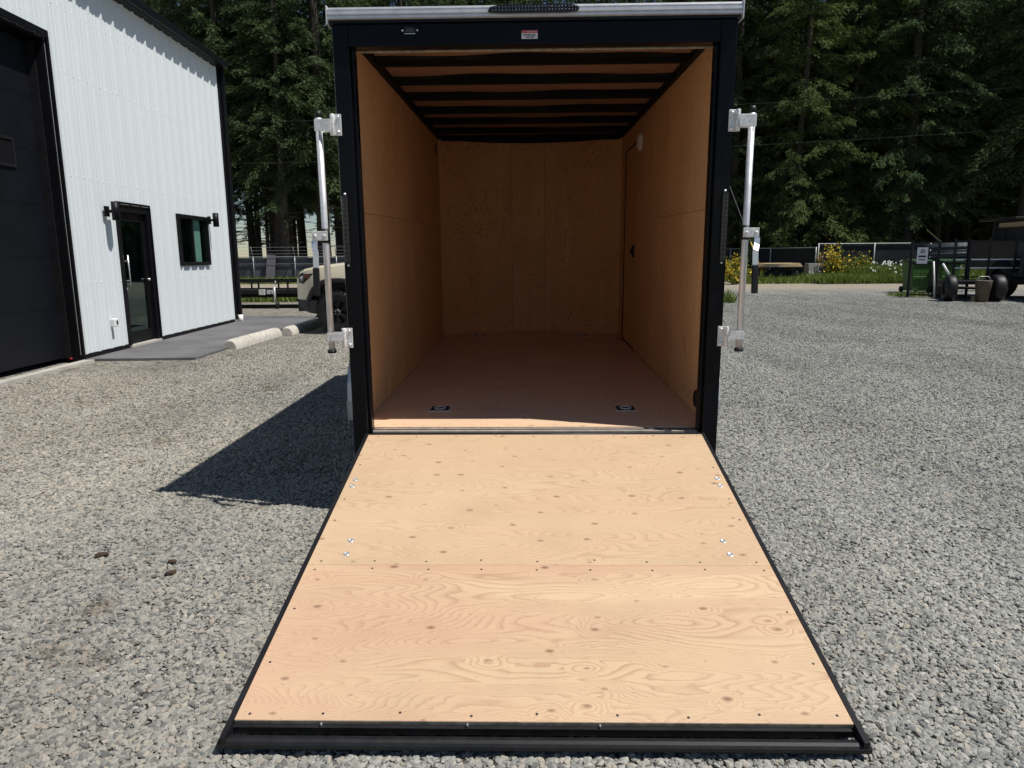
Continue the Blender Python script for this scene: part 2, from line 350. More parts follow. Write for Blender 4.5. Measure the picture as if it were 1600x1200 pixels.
M_['room'] = plain('grey green office wall', (0.50, 0.62, 0.56), 0.7, var=0.1, scale=1)
M_['dark'] = plain('dark room furniture', (0.03, 0.03, 0.033), 0.6, var=0.3)
def mat_glass(name, tint=(0.75, 0.85, 0.83)):
    t = NT(name); gl = t.N('BsdfGlossy', {'Roughness': 0.02, 'Color': (0.9, 0.95, 1.0)}); tr = t.N('BsdfTransparent', {'Color': tint})
    mx = t.N('MixShader', {0: t.math('MULTIPLY_ADD', t.N('Fresnel', {'IOR': 1.5}).outputs[0], 0.22, 0.01), 1: tr.outputs[0], 2: gl.outputs[0]})
    t.t.links.new(mx.outputs[0], t.out.inputs[0]); return t.m
M_['glass'] = mat_glass('window glass', (0.80, 0.90, 0.87))

B = empty('workshop_building', (-5.824, 5.477, 0), (0, 0, R(92.1)))
tag(B, 'white ribbed metal workshop with black trim, glass door and big overhead door', 'building')
PER = 0.3048
prof = [(0.0, 0.0), (0.022, 0.0), (0.042, -0.032), (0.066, -0.032), (0.086, 0.0), (0.130, 0.0), (0.140, -0.006), (0.154, -0.006), (0.164, 0.0), (0.214, 0.0), (0.224, -0.006), (0.238, -0.006), (0.248, 0.0)]
def rib(s):
    s = s % PER; pr = prof + [(PER, 0.0)]
    for (a, u), (b, w) in zip(pr, pr[1:]):
        if a <= s <= b: return u + (w-u)*(s-a)/max(1e-9, b-a)
    return 0
OPEN = [(-4.70, -0.04, 0.0, 3.935), (1.155, 2.085, 0.0, 2.09), (3.05, 4.27, 1.19, 2.06)]
def siding(s0, s1, z0, z1):
    """one ribbed sheet (or what the openings leave of it)"""
    m = MB(); cuts = sorted({s0, s1} | {round(k*PER + p, 5) for k in range(int(s0/PER)-2, int(s1/PER)+2) for p, _ in prof if s0 < k*PER + p < s1}
                            | {x for o in OPEN for x in o[:2] if s0 < x < s1})
    for a, b in zip(cuts, cuts[1:]):
        mid = (a+b)/2; zs = [(z0, z1)]
        for o in OPEN:
            if o[0] < mid < o[1]:
                nz = []
                for p, q in zs:
                    if o[2] > p: nz.append((p, min(q, o[2])))
                    if o[3] < q: nz.append((max(p, o[3]), q))
                zs = nz
        for p, q in zs:
            if q - p > 0.01: m.add([(a, rib(a), p), (b, rib(b), p), (b, rib(b), q), (a, rib(a), q)], [(0, 1, 2, 3)])
    return m
s = 5.33; cache = {}
while s > -8.0:
    s0 = s - 3*PER
    m = siding(s0, s, 0.09, 4.925)
    if m.f: m.build('siding_panel', M_['siding'], B, fix=False)
    s = s0
w = MB()   # inner wall behind the sheets, with the openings left free
for a, b, c_, d in ((-8.0, -4.7, 0.0, 4.9), (-4.7, -0.04, 3.935, 4.9), (-0.04, 1.155, 0.0, 4.9), (1.155, 2.085, 2.09, 4.9), (2.085, 3.05, 0.0, 4.9), (3.05, 4.27, 0.0, 1.19), (3.05, 4.27, 2.06, 4.9), (4.27, 5.30, 0.0, 4.9)):
    w.box(a, b, 0.02, 0.14, c_, d)
w.build('wall_core', M_['trim'], B)
MB().box(5.16, 5.30, 0.145, 9.0, 0.0, 4.9).box(-8.0, -7.9, 0.145, 9.0, 0.0, 4.9).box(-7.89, 5.15, 8.9, 9.0, 0, 4.9).build('end_wall', M_['siding'], B)
MB().prism([(-0.13, 4.93), (-0.13, 5.07), (4.5, 6.1), (9.2, 5.07), (9.2, 4.93)], 'X', -8.2, 5.47).build('roof', M_['trim'], B)
MB().box(-8.2, 5.48, -0.20, -0.131, 4.935, 5.05).build('gutter', M_['trim'], B, bevel=0.01)
MB().box(5.335, 5.46, -0.045, 0.16, 0.09, 4.925).build('corner_trim', M_['trim'], B)
MB().box(5.39, 5.46, -0.12, -0.05, 0.17, 4.925).build('downspout', M_['trim'], B, bevel=0.01)
MB().tube([(5.425, -0.085, 0.0), (5.425, -0.085, 0.169)], 0.05, 14).build('drain_pipe', M_['white'], B)
for a0, a1 in ((-0.04, 1.13), (2.11, 5.30)):
    MB().box(a0, a1, -0.014, 0.018, 0.03, 0.088).build('base_flashing', M_['trim'], B)
m = MB()      # screw heads in rows across the sheets
for z in (1.0, 2.36, 3.62, 4.4):
    k = -25
    while k*PER < 5.3:
        for d in (0.012, 0.108, 0.19):
            s_ = k*PER + d
            if -7.9 < s_ < 5.3 and not any(o[0]-.02 < s_ < o[1]+.02 and o[2] < z < o[3] for o in OPEN):
                m.lathe([(0.009, rib(s_)-0.0005), (0.007, rib(s_)-0.006), (0.0, rib(s_)-0.007)], 6, 'Y', (s_, 0, z + rnd.uniform(-.012, .012)))
        k += 1
m.build('siding_screws', M_['zinc'], B)['kind'] = 'stuff'
MB().box(-4.76, 0.0, -0.035, -0.004, 3.937, 4.02).box(-0.036, 0.0, -0.036, 0.0, 0.03, 3.935).box(-4.80, -4.74, -0.036, 0.0, 0.03, 3.935).build('door_casing', M_['trim'], B)
MB().box(-0.075, -0.041, 0.0, 0.30, 0.03, 3.93).box(-4.70, -4.665, 0.0, 0.30, 0.03, 3.93).box(-4.66, -0.08, 0.0, 0.30, 3.90, 3.934).build('door_jamb', M_['trim'], B)
ohd = MB().box(-4.66, -0.10, 0.215, 0.25, 0.06, 3.89).build('overhead_door', M_['navy'], B)
for k in range(6):
    MB().box(-4.655, -0.105, 0.19, 0.214, 0.065 + k*0.635, 0.065 + k*0.635 + 0.632).build('door_section', M_['navy'], ohd, bevel=0.003)
for k in range(4):
    x1 = -0.56 - k*0.98
    MB().box(x1-0.60, x1, 0.168, 0.189, 2.37, 2.405).box(x1-0.60, x1, 0.168, 0.189, 2.675, 2.71).box(x1-0.60, x1-0.565, 0.168, 0.189, 2.406, 2.674).box(x1-0.035, x1, 0.168, 0.189, 2.406, 2.674).build('window_frame', M_['satin'], ohd)
    MB().box(x1-0.564, x1-0.036, 0.180, 0.187, 2.406, 2.674).build('pane', M_['lens'], ohd)
MB().box(-0.10, -0.08, 0.10, 0.214, 0.06, 3.88).build('door_track', M_['satin'], B)
MB().box(-0.125, -0.095, 0.08, 0.10, 0.05, 0.065).build('door_reflector', M_['red'], B)
# entry door
D = MB().box(1.157, 1.225, -0.02, 0.09, 0.065, 2.088).box(2.015, 2.083, -0.02, 0.09, 0.065, 2.088).box(1.226, 2.014, -0.02, 0.09, 1.98, 2.088).build('entry_door', M_['trim'], B)
MB().box(1.14, 2.10, -0.045, -0.021, 2.09, 2.12).box(1.135, 1.156, -0.045, 0.0, 0.09, 2.089).box(2.084, 2.105, -0.045, 0.0, 0.09, 2.089).build('door_casing', M_['trim'], D)
MB().box(1.23, 1.33, 0.03, 0.07, 0.09, 1.975).box(1.91, 2.01, 0.03, 0.07, 0.09, 1.975).box(1.331, 1.909, 0.03, 0.07, 1.86, 1.975).box(1.331, 1.909, 0.03, 0.07, 0.09, 0.24).build('door_leaf', M_['trim'], D)
MB().box(1.331, 1.909, 0.045, 0.052, 0.241, 1.859).build('pane', M_['glass'], D)
MB().tube([(1.29, -0.045, 0.93), (1.29, -0.045, 1.37)], 0.011).tube([(1.29, 0.03, 1.0), (1.29, -0.045, 1.0)], 0.008).tube([(1.29, 0.03, 1.28), (1.29, -0.045, 1.28)], 0.008).build('handle', M_['stain'], D)
MB().tube([(1.29, 0.03, 0.88), (1.29, 0.008, 0.88)], 0.02).build('lock', M_['stain'], D)
MB().tube([(1.95, 0.03, 1.0), (1.95, -0.01, 1.0)], 0.018).build('knob', M_['stain'], D)
MB().box(1.16, 2.08, -0.05, 0.12, 0.032, 0.064).build('threshold', M_['sill'], D)
# sliding window
W = MB().box(3.052, 3.112, -0.045, 0.07, 1.192, 2.058).box(4.208, 4.268, -0.045, 0.07, 1.192, 2.058).box(3.113, 4.207, -0.045, 0.07, 1.192, 1.252).box(3.113, 4.207, -0.045, 0.07, 1.998, 2.058).build('sliding_window', M_['trim'], B)
MB().box(3.63, 3.69, -0.01, 0.05, 1.253, 1.997).build('mullion', M_['trim'], W)
MB().box(3.113, 3.629, 0.02, 0.026, 1.253, 1.997).build('pane', M_['glass'], W)
MB().box(3.691, 4.207, 0.005, 0.011, 1.253, 1.997).build('pane', M_['glass'], W)
MB().box(3.12, 3.60, 0.28, 0.29, 1.20, 2.05).build('backing', M_['dark'], W)
M_['backing'] = plain('pale green blind', (0.36, 0.50, 0.43), 0.8, var=0.08, scale=2)
MB().box(3.70, 4.10, 0.055, 0.060, 1.253, 1.99).build('window_stand_in', M_['backing'], W)  # added sheet close behind the glass to catch sun, for the green interior
MB().box(1.52, 1.72, 0.42, 0.43, 0.30, 1.95).build('wall_stand_in', M_['room'], D)  # added green sheet standing in for the office wall behind the door
# the office seen through the glass
MB().box(0.6, 4.9, 3.0, 3.05, 0.05, 2.7).box(2.5, 2.55, 0.9, 2.98, 0.05, 2.7).box(0.6, 0.65, 0.15, 2.98, 0.05, 2.7).box(4.85, 4.9, 0.15, 2.98, 0.05, 2.7).build('office_wall', M_['room'], B)
MB().box(0.6, 4.9, 0.15, 3.0, 0.02, 0.045).build('office_floor', M_['dark'], B)
MB().box(0.6, 4.9, 0.15, 3.0, 2.71, 2.75).build('office_ceiling', M_['room'], B)
MB().box(1.3, 1.75, 0.9, 1.3, 0.45, 0.52).box(1.3, 1.36, 0.9, 1.3, 0.53, 1.0).tube([(1.52, 1.1, 0.12), (1.52, 1.1, 0.45)], 0.03).bar((1.25, 1.1, 0.1), (1.8, 1.1, 0.1), 0.04).bar((1.52, 0.85, 0.1), (1.52, 1.35, 0.1), 0.04).build('office_chair', M_['dark'], B)
MB().box(3.2, 4.7, 2.0, 2.6, 0.72, 0.76).box(3.2, 3.26, 2.0, 2.6, 0.05, 0.71).box(4.64, 4.7, 2.0, 2.6, 0.05, 0.71).build('office_desk', M_['dark'], B)
# cylinder wall lamps
for k, (sx_, zt, lab) in enumerate(((0.86, 2.09, 'black cylinder wall lamp left of the glass door'), (4.33, 2.14, 'black cylinder wall lamp right of the window'))):
    l = MB().tube([(sx_, -0.165, zt-0.25), (sx_, -0.165, zt)], 0.052, 20).build('wall_lamp', M_['trim'], B); l['label'] = lab
    MB().box(sx_-0.05, sx_+0.05, -0.055, -0.033, zt-0.20, zt-0.06).bar((sx_, -0.056, zt-0.13), (sx_, -0.112, zt-0.13), 0.05, 0.04).build('bracket', M_['trim'], l)
x_ = MB().box(0.66, 0.76, -0.10, -0.033, 0.385, 0.50).build('outlet_box', M_['white'], B, bevel=0.012)
MB().box(0.70, 0.735, -0.106, -0.1005, 0.42, 0.47).build('outlet_slot', M_['ink'], x_)

o = MB().prism([(-5.86, 5.50), (-4.40, 5.60), (-4.42, 8.0), (-4.56, 10.6), (-4.7, 12.2), (-6.9, 12.3), (-6.06, 11.4)], 'Z', -0.05, 0.03).build('concrete_pad', M_['slab']); tag(o, 'dark grey concrete pad in front of the glass door', kind='structure')
o = MB().prism([(-5.79, 5.43), (-5.66, 5.45), (-5.52, 0.6), (-5.66, 0.6)], 'Z', -0.05, 0.032).build('door_apron', M_['sill']); tag(o, 'light concrete strip along the foot of the overhead door', kind='structure')

# concrete wheel stops
def wheel_stop(x0, y0, x1, y1, lab):
    L_ = math.hypot(x1-x0, y1-y0); ang = math.atan2(y1-y0, x1-x0)
    m = MB(); n = 10; st = [0.0, 0.03, 0.10, L_-0.10, L_-0.03, L_]; sc = [0.84, 0.94, 1, 1, 0.94, 0.84]
    for q, k in zip(st, sc):
        for i in range(n+1):
            a = math.pi*i/n; m.v.append((q, math.cos(a)*0.115*k, math.sin(a)**0.8*0.145*k))
    for j in range(len(st)-1):
        for i in range(n): b = j*(n+1)+i; m.f.append((b, b+1, b+n+2, b+n+1)); m.m.append(0); m.sm.append(True)
    for b in (0, (len(st)-1)*(n+1)): m.f.append(tuple(b+i for i in range(n+1))); m.m.append(0); m.sm.append(False)
    o = m.build('wheel_stop', M_['conc'], loc=(x0, y0, 0), rot=(0, 0, ang)); tag(o, lab, 'wheel stop', 'concrete wheel stops beside the pad')
wheel_stop(-4.38, 6.62, -4.33, 8.45, 'long pale half-round concrete wheel stop nearest the workshop door')
wheel_stop(-4.17, 8.48, -4.16, 10.3, 'pale concrete wheel stop end by the tan truck wheel')

# ---------------------------------------------------------------- the enclosed trailer
T = empty('enclosed_trailer', (0, 0, 0.44), (R(1.2), 0, 0))
tag(T, 'black enclosed cargo trailer with plywood interior and its rear ramp lowered', 'trailer')
YS, YN = 3.70, 4.08
def nose(x, inset=0.0, y0=YS, dy=YN-YS, hw=0.92): return y0 + dy*(1-(abs(x)/hw)**2.2) - inset
def arc_wall(x0, x1, z0, z1, f, th, n=14):
    m = MB()
    for i in range(n):
        a, b = x0+(x1-x0)*i/n, x0+(x1-x0)*(i+1)/n
        m.add([(a, f(a), z0), (b, f(b), z0), (b, f(b), z1), (a, f(a), z1), (a, f(a)+th, z0), (b, f(b)+th, z0), (b, f(b)+th, z1), (a, f(a)+th, z1)],
              [(0, 1, 2, 3), (7, 6, 5, 4), (3, 2, 6, 7), (0, 4, 5, 1)] + ([(0, 3, 7, 4)] if i == 0 else []) + ([(1, 5, 6, 2)] if i == n-1 else []))
    return m
for sx_ in (-1, 1):
    xs = sorted((sx_*0.906, sx_*0.920))
    MB().box(xs[0], xs[1], 0.062, 3.862, -0.12, 1.9595).build('side_skin', M_['blacksheet'], T)
    # jamb: outer post and inner lip
    a, b = sorted((sx_*0.846, sx_*0.922)); c_, d = sorted((sx_*0.830, sx_*0.8455))
    MB().box(a, b, -0.022, 0.060, -0.13, 1.921).build('rear_post', M_['black'], T, bevel=0.006)
    MB().box(c_, d, 0.008, 0.060, -0.02, 1.8225).build('door_jamb', M_['black'], T, bevel=0.003)
    # vertical tail light bars
    a, b = sorted((sx_*0.886, sx_*0.916))
    tl = MB().box(a, b, -0.034, -0.0225, 0.845, 1.165).build('tail_light', M_['lens'], T, bevel=0.005)
    m = MB()
    for k in range(14):
        for j in (0, 1):
            m.lathe([(0.0035, -0.036), (0.0, -0.038)], 8, 'Y', (sx_*(0.894 + 0.014*j), 0, 0.865 + k*0.0215))
    m.build('led_dots', M_['led'], tl)['kind'] = 'stuff'
    m = MB()
    for z in (0.838, 1.172): m.lathe([(0.006, -0.0225), (0.006, -0.027), (0.0, -0.029)], 10, 'Y', (sx_*0.9, 0, z))
    m.build('screws', M_['zinc'], tl)['kind'] = 'stuff'
    # lock bar, swung open outside the post
    X = sx_*1.002
    lb = MB().tube([(X, -0.035, 0.425), (X, -0.035, 1.515)], 0.0155, 16).build('lock_bar', M_['alu'], T)
    for z0, z1, rr in ((1.5155, 1.545, 0.016), (0.41, 0.4245, 0.022), (0.945, 1.012, 0.019)):
        MB().tube([(X, -0.035, z0), (X, -0.035, z1)], rr, 14).build('rubber_cap', M_['rubber'], lb)
    for z0, z1, p0, p1 in ((1.453, 1.508, 1.436, 1.532), (0.470, 0.512, 0.434, 0.532)):
        a, b = sorted((sx_*0.941, sx_*1.018))
        MB().box(a, b, -0.056, -0.0515, z0, z1).box(a, b, -0.0195, -0.015, z0, z1).build('hinge_strap', M_['zinc'], lb, bevel=0.0015)
        a, b = sorted((sx_*0.898, sx_*0.944))
        br = MB().box(a, b, -0.032, -0.0225, p0, p1).tube([(sx_*0.938, -0.038, p0), (sx_*0.938, -0.038, p1)], 0.011, 12).build('bracket', M_['zinc'], lb, bevel=0.002)
        for z in (p0+0.015, p1-0.015): MB().lathe([(0.0085, -0.032), (0.0085, -0.036), (0.005, -0.039), (0.0, -0.040)], 12, 'Y', (sx_*0.912, 0, z)).build('bolt', M_['stain'], lb)
    a, b = sorted((sx_*0.985, sx_*1.060))
    MB().box(a, b, -0.060, -0.052, 0.956, 1.000).lathe([(0.008, -0.060), (0.008, -0.066), (0.0, -0.068)], 12, 'Y', (sx_*1.045, 0, 0.978)).lathe([(0.008, -0.060), (0.008, -0.066), (0.0, -0.068)], 12, 'Y', (sx_*1.0, 0, 0.978)).build('handle_clamp', M_['zinc'], lb, bevel=0.002)
    h = MB(); pts = [(sx_*1.052, -0.056, 0.955), (sx_*1.050, -0.062, 0.925), (sx_*1.038, -0.088, 0.895), (sx_*1.040, -0.092, 0.815)]
    for p, q in zip(pts, pts[1:]): h.bar(p, q, 0.026, 0.006, up=(0, 1, 0))
    h.build('handle', M_['stain'], lb)
    MB().bar((sx_*1.040, -0.092, 0.83), (sx_*1.043, -0.094, 0.695), 0.031, 0.018, up=(0, 1, 0)).build('grip', M_['rubber'], lb, bevel=0.006)
    # padlock hasp clip on the post is not in the photograph; fender, wheel
    f = MB(); x0, x1 = sorted((sx_*0.925, sx_*1.268)); pts = []
    for k in range(15):
        a = math.pi*(-0.06 + 1.12*k/14); pts.append((1.66 - 0.455*math.cos(a), -0.17 + 0.44*math.sin(a)**0.8 if math.sin(a) > 0 else -0.17 + 0.455*math.sin(a)))
    for (y0, z0), (y1, z1) in zip(pts, pts[1:]):
        f.add([(x0, y0, z0), (x1, y0, z0), (x1, y1, z1), (x0, y1, z1)], [(0, 1, 2, 3)])
        f.add([(x1 if sx_ > 0 else x0, y0, z0), (x1 if sx_ > 0 else x0, y1, z1), (x1 if sx_ > 0 else x0, y1, z1-0.03), (x1 if sx_ > 0 else x0, y0, z0-0.03)], [(0, 1, 2, 3)])
    fo = f.build('fender', M_['alu'], T, fix=False); so = fo.modifiers.new('thickness', 'SOLIDIFY'); so.thickness = 0.004
    wx = sx_*1.08
    wh = MB().lathe([(0.19, -0.09), (0.29, -0.10), (0.325, -0.085), (0.335, -0.04), (0.335, 0.04), (0.325, 0.085), (0.29, 0.10), (0.19, 0.09)], 32, 'X', (wx, 1.66, -0.140)).build('wheel', M_['rubber'], T)
    MB().lathe([(0.0, sx_*0.03), (0.06, sx_*0.05), (0.13, sx_*0.02), (0.16, sx_*0.07), (0.195, sx_*0.085), (0.195, -sx_*0.085)], 28, 'X', (wx, 1.66, -0.140)).build('rim', M_['alu'], wh)
    MB().tube([(sx_*0.85, 1.66, -0.14), (wx, 1.66, -0.14)], 0.035).build('axle', M_['satin'], T)
    # black corner strips along the top edge of the walls, inside
    a, b = sorted((sx_*0.866, sx_*0.895)); MB().box(a, b, 0.10, 3.66, 1.915, 1.9535).build('top_strip', M_['bow'], T)
# interior wall sheets
def wpanel(sx_, y0, y1, z0, z1):
    a, b = sorted((sx_*0.896, sx_*0.904)); return MB().box(a, b, y0+0.0012, y1-0.0012, z0+0.0012, z1-0.0012).build('wall_panel', M_['wallwood'], T)
for q in ((0.062, 2.44, 0, 1.10), (0.062, 2.44, 1.10, 1.953), (2.44, 3.7135, 0, 1.10), (2.44, 3.7135, 1.10, 1.953)): wpanel(-1, *q)
for q in ((0.062, 2.44, 0, 1.10), (0.062, 2.44, 1.10, 1.953), (2.44, 2.662, 0, 1.10), (2.44, 2.662, 1.10, 1.953), (2.662, 3.392, 1.760, 1.953), (3.392, 3.7135, 0, 1.953)): wpanel(1, *q)
MB().box(0.8965, 0.9045, 2.672, 3.372, 0.015, 1.742).build('side_door', M_['wallwood'], T)
MB().box(0.889, 0.9055, 3.374, 3.390, 0.0, 1.758).box(0.893, 0.9055, 2.664, 3.3735, 1.743, 1.758).box(0.8975, 0.9055, 2.664, 2.671, 0.0, 1.742).build('side_door_frame', M_['satin'], T)
MB().box(0.882, 0.8955, 2.755, 2.805, 0.80, 0.905).box(0.862, 0.8815, 2.765, 2.785, 0.83, 0.875).build('side_door_latch', M_['satin'], T, bevel=0.003)
m = MB()
for z in (0.99, 1.04, 1.09, 1.14): m.lathe([(0.009, 0), (0.0, -0.006)], 10, 'X', (0.8955, 3.20, z))
m.build('screws', M_['zinc'], T)['kind'] = 'stuff'
MB().lathe([(0.0, -0.036), (0.05, -0.030), (0.070, -0.012), (0.074, 0.0)], 28, 'X', (0.8955, 2.53, 1.728)).build('dome_light', M_['white'], T)
MB().box(-0.8955, -0.888, 3.445, 3.475, 1.76, 1.85).build('cable_port', M_['satin'], T)
m = MB().lathe([(0.0, -0.012), (0.034, -0.012), (0.046, -0.006), (0.048, 0.0)], 24, 'X', (0, 0, 0)); m.v = [(0.8955+x, 0.335+y*0.8, 0.088+z*1.02) for x, y, z in m.v]
m.build('vent', M_['rubber'], T)
for a, b in ((-0.9045, -0.19), (-0.188, 0.15), (0.152, 0.9045)):
    arc_wall(a, b, 0.0, 1.953, lambda x: nose(x), 0.008).build('nose_panel', M_['nosewood'], T, fix=False)
arc_wall(-0.921, 0.921, -0.12, 1.9595, lambda x: nose(x, -0.09, hw=0.935)+0.06, 0.01, 20).build('nose_skin', M_['blacksheet'], T, fix=False)
m = arc_wall(-0.89, 0.89, 1.925, 1.952, lambda x: nose(x)-0.012, 0.010, 20); m.build('nose_strip', M_['bow'], T, fix=False)
m = MB()      # dark screw heads on the plywood lining
for z in (0.06, 0.98, 1.27, 1.86):
    for k in range(10):
        x = -0.80 + 0.178*k + rnd.uniform(-.02, .02); m.lathe([(0.006, nose(x)-0.0015), (0.0, nose(x)-0.003)], 8, 'Y', (x, 0, z + rnd.uniform(-.015, .015)))
for sx_ in (-1, 1):
    for z in (0.06, 1.07, 1.13, 1.88):
        for k in range(12):
            y = 0.12 + 0.205*k
            if y < 2.6: m.lathe([(0.0045, sx_*0.8958), (0.0, sx_*0.8945)], 8, 'X', (0, y, z))
m.build('screws', M_['satin'], T, fix=False)['kind'] = 'stuff'
# ceiling sheets, bows, roof
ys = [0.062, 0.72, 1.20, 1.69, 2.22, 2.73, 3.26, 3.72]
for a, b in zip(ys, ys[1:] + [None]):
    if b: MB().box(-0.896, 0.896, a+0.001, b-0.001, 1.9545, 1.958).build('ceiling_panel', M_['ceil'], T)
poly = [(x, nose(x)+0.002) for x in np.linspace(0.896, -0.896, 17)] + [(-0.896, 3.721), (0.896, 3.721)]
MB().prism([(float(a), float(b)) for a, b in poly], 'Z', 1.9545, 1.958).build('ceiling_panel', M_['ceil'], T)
for y in (0.705, 1.185, 1.68, 2.21, 2.715, 3.25, 3.70):
    m = MB()
    hw = 0.866
    m.box(-hw, hw, y, y+0.030, 1.906, 1.9535)
    n = 40; ph = rnd.uniform(0, 6)      # wavy black lip between bow and ceiling
    for k in range(n):
        xa, xb = -hw + 2*hw*k/n, -hw + 2*hw*(k+1)/n
        w_ = lambda x: 0.030 + 0.022*math.sin(x*4.1+ph) + 0.014*math.sin(x*9.3+ph*2.1)
        m.add([(xa, y, 1.935), (xb, y, 1.935), (xb, y-w_(xb), 1.9537), (xa, y-w_(xa), 1.9537)], [(0, 1, 2, 3)])
    m.build('roof_bow', M_['bow'], T, fix=False)
rp = [(-0.922, 0.03), (0.922, 0.03), (0.922, 3.86)] + [(float(x), nose(x, -0.17, hw=0.935)) for x in np.linspace(0.90, -0.90, 21)] + [(-0.922, 3.86)]
MB().prism(rp, 'Z', 1.960, 1.982).build('roof', M_['alu'], T)
# header, rail, lamps, sticker
MB().box(-0.8455, 0.8455, -0.022, 0.060, 1.8235, 1.921).build('header', M_['black'], T, bevel=0.006)
MB().box(-0.828, 0.828, 0.0605, 0.078, 1.8195, 1.828).build('header_lip', M_['plyedge'], T)
MB().box(-0.927, 0.927, -0.034, 0.028, 1.9215, 1.9335).build('drip_strip', M_['blacksheet'], T)
r_ = MB()
pr = [(-0.030, 1.934), (-0.050, 1.936), (-0.050, 1.946), (-0.044, 1.949), (-0.046, 1.9515), (-0.053, 1.953), (-0.053, 1.966), (-0.046, 1.968), (-0.045, 1.972), (-0.050, 1.974), (-0.048, 1.982), (0.028, 1.990), (0.028, 1.934)]
r_.prism(pr, 'X', -0.931, 0.931); r_.build('rear_rail', M_['alu'], T)
for sx_ in (-1, 1): 
    a, b = sorted((sx_*0.9315, sx_*0.936)); MB().box(a, b, -0.055, 0.028, 1.914, 1.991).build('rail_end_cap', M_['alu'], T)
bl = MB().prism([(-0.206, 1.953), (-0.196, 1.971), (-0.15, 1.979), (0.15, 1.979), (0.192, 1.974), (0.204, 1.962), (0.196, 1.950), (0.15, 1.944), (-0.15, 1.944), (-0.200, 1.948)], 'Y', -0.068, -0.0535).build('brake_light', M_['lens'], T, bevel=0.003)
m = MB()
for k in range(26): m.lathe([(0.003, -0.069), (0.0, -0.071)], 8, 'Y', (-0.185 + k*0.0148, 0, 1.955)).lathe([(0.003, -0.069), (0.0, -0.071)], 8, 'Y', (-0.185 + k*0.0148, 0, 1.968))
m.build('led_dots', M_['led'], bl)['kind'] = 'stuff'
cl = MB().prism([(-0.602, 1.889), (-0.585, 1.905), (-0.539, 1.905), (-0.522, 1.889), (-0.535, 1.872), (-0.589, 1.872)], 'Y', -0.030, -0.0225).build('licence_lamp', M_['satin'], T, bevel=0.002)
MB().prism([(-0.583, 1.884), (-0.576, 1.896), (-0.548, 1.896), (-0.541, 1.884), (-0.546, 1.879), (-0.578, 1.879)], 'Y', -0.035, -0.0305).build('lens', M_['led'], cl)
m = MB()
for p in ((-0.596, 1.888), (-0.528, 1.888)): m.lathe([(0.0042, -0.0305), (0.0, -0.033)], 10, 'Y', (p[0], 0, p[1]))
m.bar((-0.586, -0.031, 1.8735), (-0.538, -0.031, 1.8735), 0.003); m.build('screws', M_['stain'], cl)['kind'] = 'stuff'
st = MB().box(-0.055, 0.018, -0.0240, -0.0225, 1.847, 1.883).build('warning_sticker', M_['sticker'], T)
MB().box(-0.0545, 0.0175, -0.0248, -0.0242, 1.871, 1.8825).build('red_band', M_['red'], st)
def text(body, name, size, loc, mat, parent, rot=(R(90), 0, 0)):
    c = bpy.data.curves.new(name, 'FONT'); c.body = body; c.size = size; c.extrude = 0.0003; c.align_x = 'CENTER'; c.materials.append(mat)
    return link(name, c, parent, loc, rot)
text('⚠ WARNING', 'lettering', 0.0105, (-0.0185, -0.0253, 1.8732), M_['sticker'], st)
m = MB()
for z, runs in ((1.865, ((-0.048, -0.03), (-0.027, -0.012), (-0.009, 0.006))), (1.859, ((-0.045, -0.038), (-0.035, -0.014), (-0.011, 0.010))), (1.853, ((-0.034, -0.02), (-0.017, 0.0)))):
    for a, b in runs: m.box(a, b, -0.0247, -0.0241, z-0.0016, z+0.0016)
m.build('small_print', M_['ink'], st)
# floor
for a, b in ((0.070, 1.10), (1.10, 2.32), (2.32, 3.55)): MB().box(-0.8955, 0.8955, a+0.001, b-0.001, -0.02, 0.0).build('floor_panel', M_['floorwood'], T)
poly = [(float(x), nose(x)-0.0005) for x in np.linspace(0.8955, -0.8955, 17)] + [(-0.8955, 3.551), (0.8955, 3.551)]
MB().prism(poly, 'Z', -0.02, 0.0).build('floor_panel', M_['floorwood'], T)
MB().box(-0.829, 0.829, 0.004, 0.0685, -0.022, -0.004).build('sill_strip', plain('worn grey brown sill metal', (0.33, 0.29, 0.25), 0.6, metal=0.2, var=0.25, scale=12), T, bevel=0.002)
MB().box(-0.828, 0.828, 0.030, 0.036, -0.0038, -0.0015).build('sill_ridge', M_['satin'], T)
MB().box(-0.844, 0.844, -0.022, 0.002, -0.13, -0.014).build('rear_sill', M_['black'], T)
MB().box(-0.9055, 0.9055, 0.062, 3.75, -0.12, -0.022).build('chassis', M_['satin'], T)
MB().prism([(-0.9, 3.751), (0.9, 3.751), (0.9, 3.87)] + [(float(x), nose(x, -0.14, hw=0.935)) for x in np.linspace(0.88, -0.88, 15)] + [(-0.9, 3.87)], 'Z', -0.10, -0.03).build('nose_floor', M_['satin'], T)
MB().bar((-0.45, 3.7, -0.08), (0, 5.3, -0.08), 0.06, 0.08).bar((0.45, 3.7, -0.08), (0, 5.3, -0.08), 0.06, 0.08).tube([(0, 5.1, -0.5), (0, 5.1, 0.3)], 0.03).build('tongue', M_['satin'], T)
for x, y in ((-0.538, 0.472), (0.528, 0.468), (-0.518, 3.66), (0.527, 3.64)):
    dr = MB().box(x-0.060, x+0.060, y-0.060, y+0.060, 0.0006, 0.003).build('tie_down_plate', M_['zinc'], T)
    m = MB()
    for k in range(14):
        a0, a1 = math.pi*2*k/14, math.pi*2*(k+1)/14
        m.tube([(x+0.030*math.cos(a0), y+0.034*math.sin(a0), 0.0062), (x+0.030*math.cos(a1), y+0.034*math.sin(a1), 0.0062)], 0.0045, 8, caps=False)
    m.build('d_ring', M_['zinc'], dr)
    MB().box(x-0.052, x+0.052, y-0.050, y+0.050, 0.0032, 0.0040).build('recess', M_['ink'], dr)
